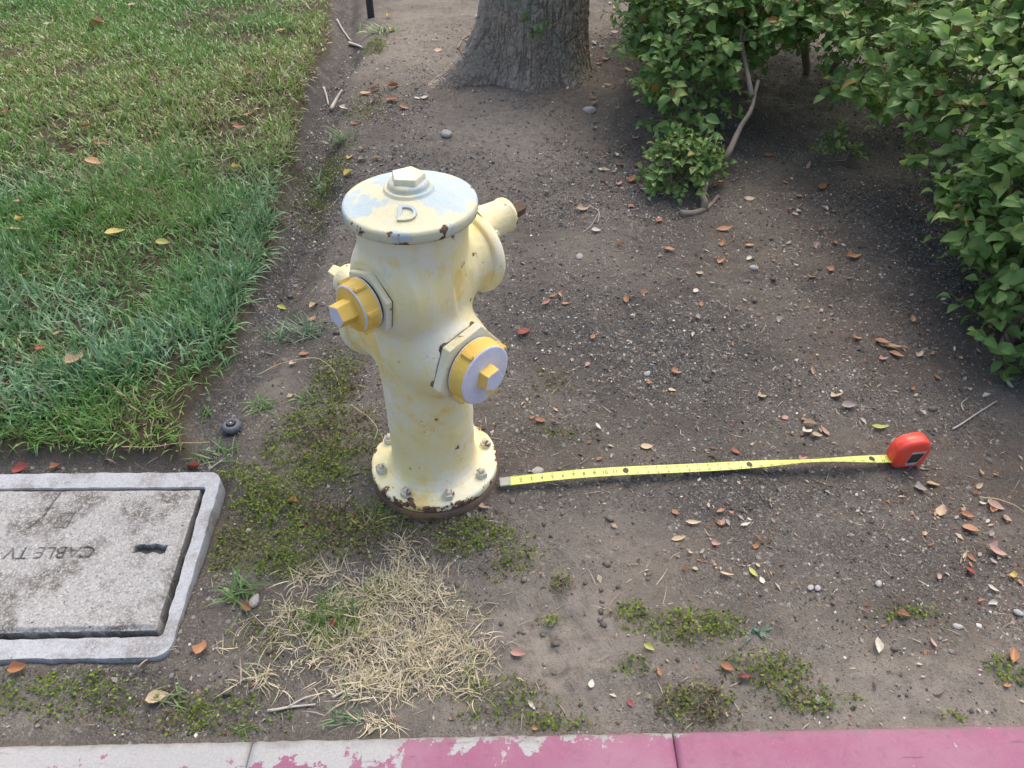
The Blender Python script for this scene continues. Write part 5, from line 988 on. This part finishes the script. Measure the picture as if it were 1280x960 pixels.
stick('twig', 'dark twigs on the path beside the tree root', 'twig', [[(572, 62), (580, 48), (600, 40)], [(575, 50), (590, 56), (602, 52)]], .005, M_twig)
stick('root', 'exposed grey root curving from the leaning shrub', 'root', [[(850, 268), (868, 268), (884, 262), (897, 246)]], .014, M_twig, .004)
stick('stick', 'bleached split stick lying by the trench', 'stick', [[(414, 140), (421, 126), (428, 115)]], .011, M_pale_twig, .010)
stick('stick', 'short white peeled stick beside the split stick', 'stick', [[(406, 120), (409, 126), (411, 134)]], .007, M_pale_twig, .008)
stick('stick', 'white stick lying near the sprinkler riser', 'stick', [[(437, 56), (445, 58), (453, 62)], [(422, 30), (432, 44), (440, 54)]], .010, M_pale_twig, .010)
stick('stalk', 'long curved dry grass stalk left of the hydrant', 'stalk', [[(323, 472), (345, 460), (375, 452), (398, 450), (415, 462), (424, 480), (427, 498)]], .0013, M_straw1, .010)
stick('stalk', 'straight dry stalk lying behind the cable vault', 'stalk', [[(153, 561), (200, 563), (265, 560)]], .0013, M_straw1, .022)
stick('stalk', 'pale bent stalk at the right edge', 'stalk', [[(1222, 624), (1245, 626), (1265, 633), (1283, 645)]], .0016, M_straw1, .008)
stick('stalk', 'thin green stalk across the moss by the vault corner', 'stalk', [[(175, 838), (200, 824), (222, 815)]], .0012, M_straw1, .012)
stick('stalk', 'fine dry stalk left of the hydrant base', 'stalk', [[(440, 510), (462, 525), (474, 540), (468, 555)]], .0010, M_straw1, .012)
def tuft(px, py, n, L, spread, lab, c1=(.08, .16, .035), c2=(.17, .28, .08), w=.0034, lean=.9):
    p = at(px, py); t = rng.uniform(0, 1, n); root = np.stack([rng.normal(0, spread, n), rng.normal(0, spread * .7, n), np.full(n, -.002)], 1)
    me = blades('grass_tuft', root, L * rng.uniform(.55, 1.15, n), w * rng.uniform(.7, 1.3, n), rng.uniform(0, 2 * PI, n), np.abs(rng.normal(lean, .3, n)), rng.normal(.5, .4, n), mixc(c1, c2, t), 4)
    o = link('grass_tuft', me, M_grass, smooth=False); o.location = p; tag(o, lab, 'grass tuft')
BLU = ((.10, .19, .09), (.20, .31, .17))
tuft(345, 425, 46, .085, .020, 'spiky bluish grass tuft in the dark gap beside the lawn', *BLU); tuft(388, 415, 60, .085, .026, 'wide bluish grass tuft just left of the hydrant cap', *BLU); tuft(328, 508, 40, .060, .018, 'green grass tuft behind the sprinkler head'); tuft(255, 520, 20, .05, .010, 'small upright grass tuft at the lawn corner')
tuft(298, 742, 40, .065, .018, 'bright green grass tuft near the grey stone'); tuft(413, 775, 60, .070, .026, 'dark green grass tuft inside the straw patch', (.06, .13, .025), (.13, .23, .05)); tuft(275, 570, 30, .06, .022, 'low green grass tuft at the back corner of the cable vault'); tuft(375, 598, 14, .05, .010, 'single fresh green sprout on the moss left of the hydrant', (.15, .25, .05), (.25, .36, .10)); tuft(465, 660, 0 + 16, .06, .012, 'dry straw tuft against the hydrant base', (.35, .28, .15), (.55, .46, .27), .002)
tuft(215, 870, 26, .055, .02, 'pale grass tuft between the vault and the broad tan leaf', (.16, .22, .08), (.33, .36, .18)); tuft(380, 500, 24, .05, .015, 'small grass tuft on the moss right of the sprinkler'); tuft(430, 175, 30, .10, .04, 'leafy weed tuft on the moss behind the hydrant', (.07, .14, .04), (.14, .24, .08), .008); tuft(405, 235, 30, .10, .05, 'bluish weed tuft left behind the hydrant bonnet', *BLU, .007); tuft(480, 40, 40, .09, .05, 'green weed clump beside the sprinkler riser', (.10, .19, .04), (.20, .32, .08), .008)
tuft(430, 900, 18, .05, .012, 'small green tuft at the kerb below the straw patch', (.10, .19, .08), (.2, .30, .14)); tuft(306, 913, 40, .022, .010, 'feathery green weed in the kerb joint', (.10, .18, .03), (.2, .28, .06), .003, .6)
tuft(945, 790, 14, .03, .008, 'tiny blue green seedling beside the moss patch', (.10, .19, .13), (.17, .27, .19), .007, .8)
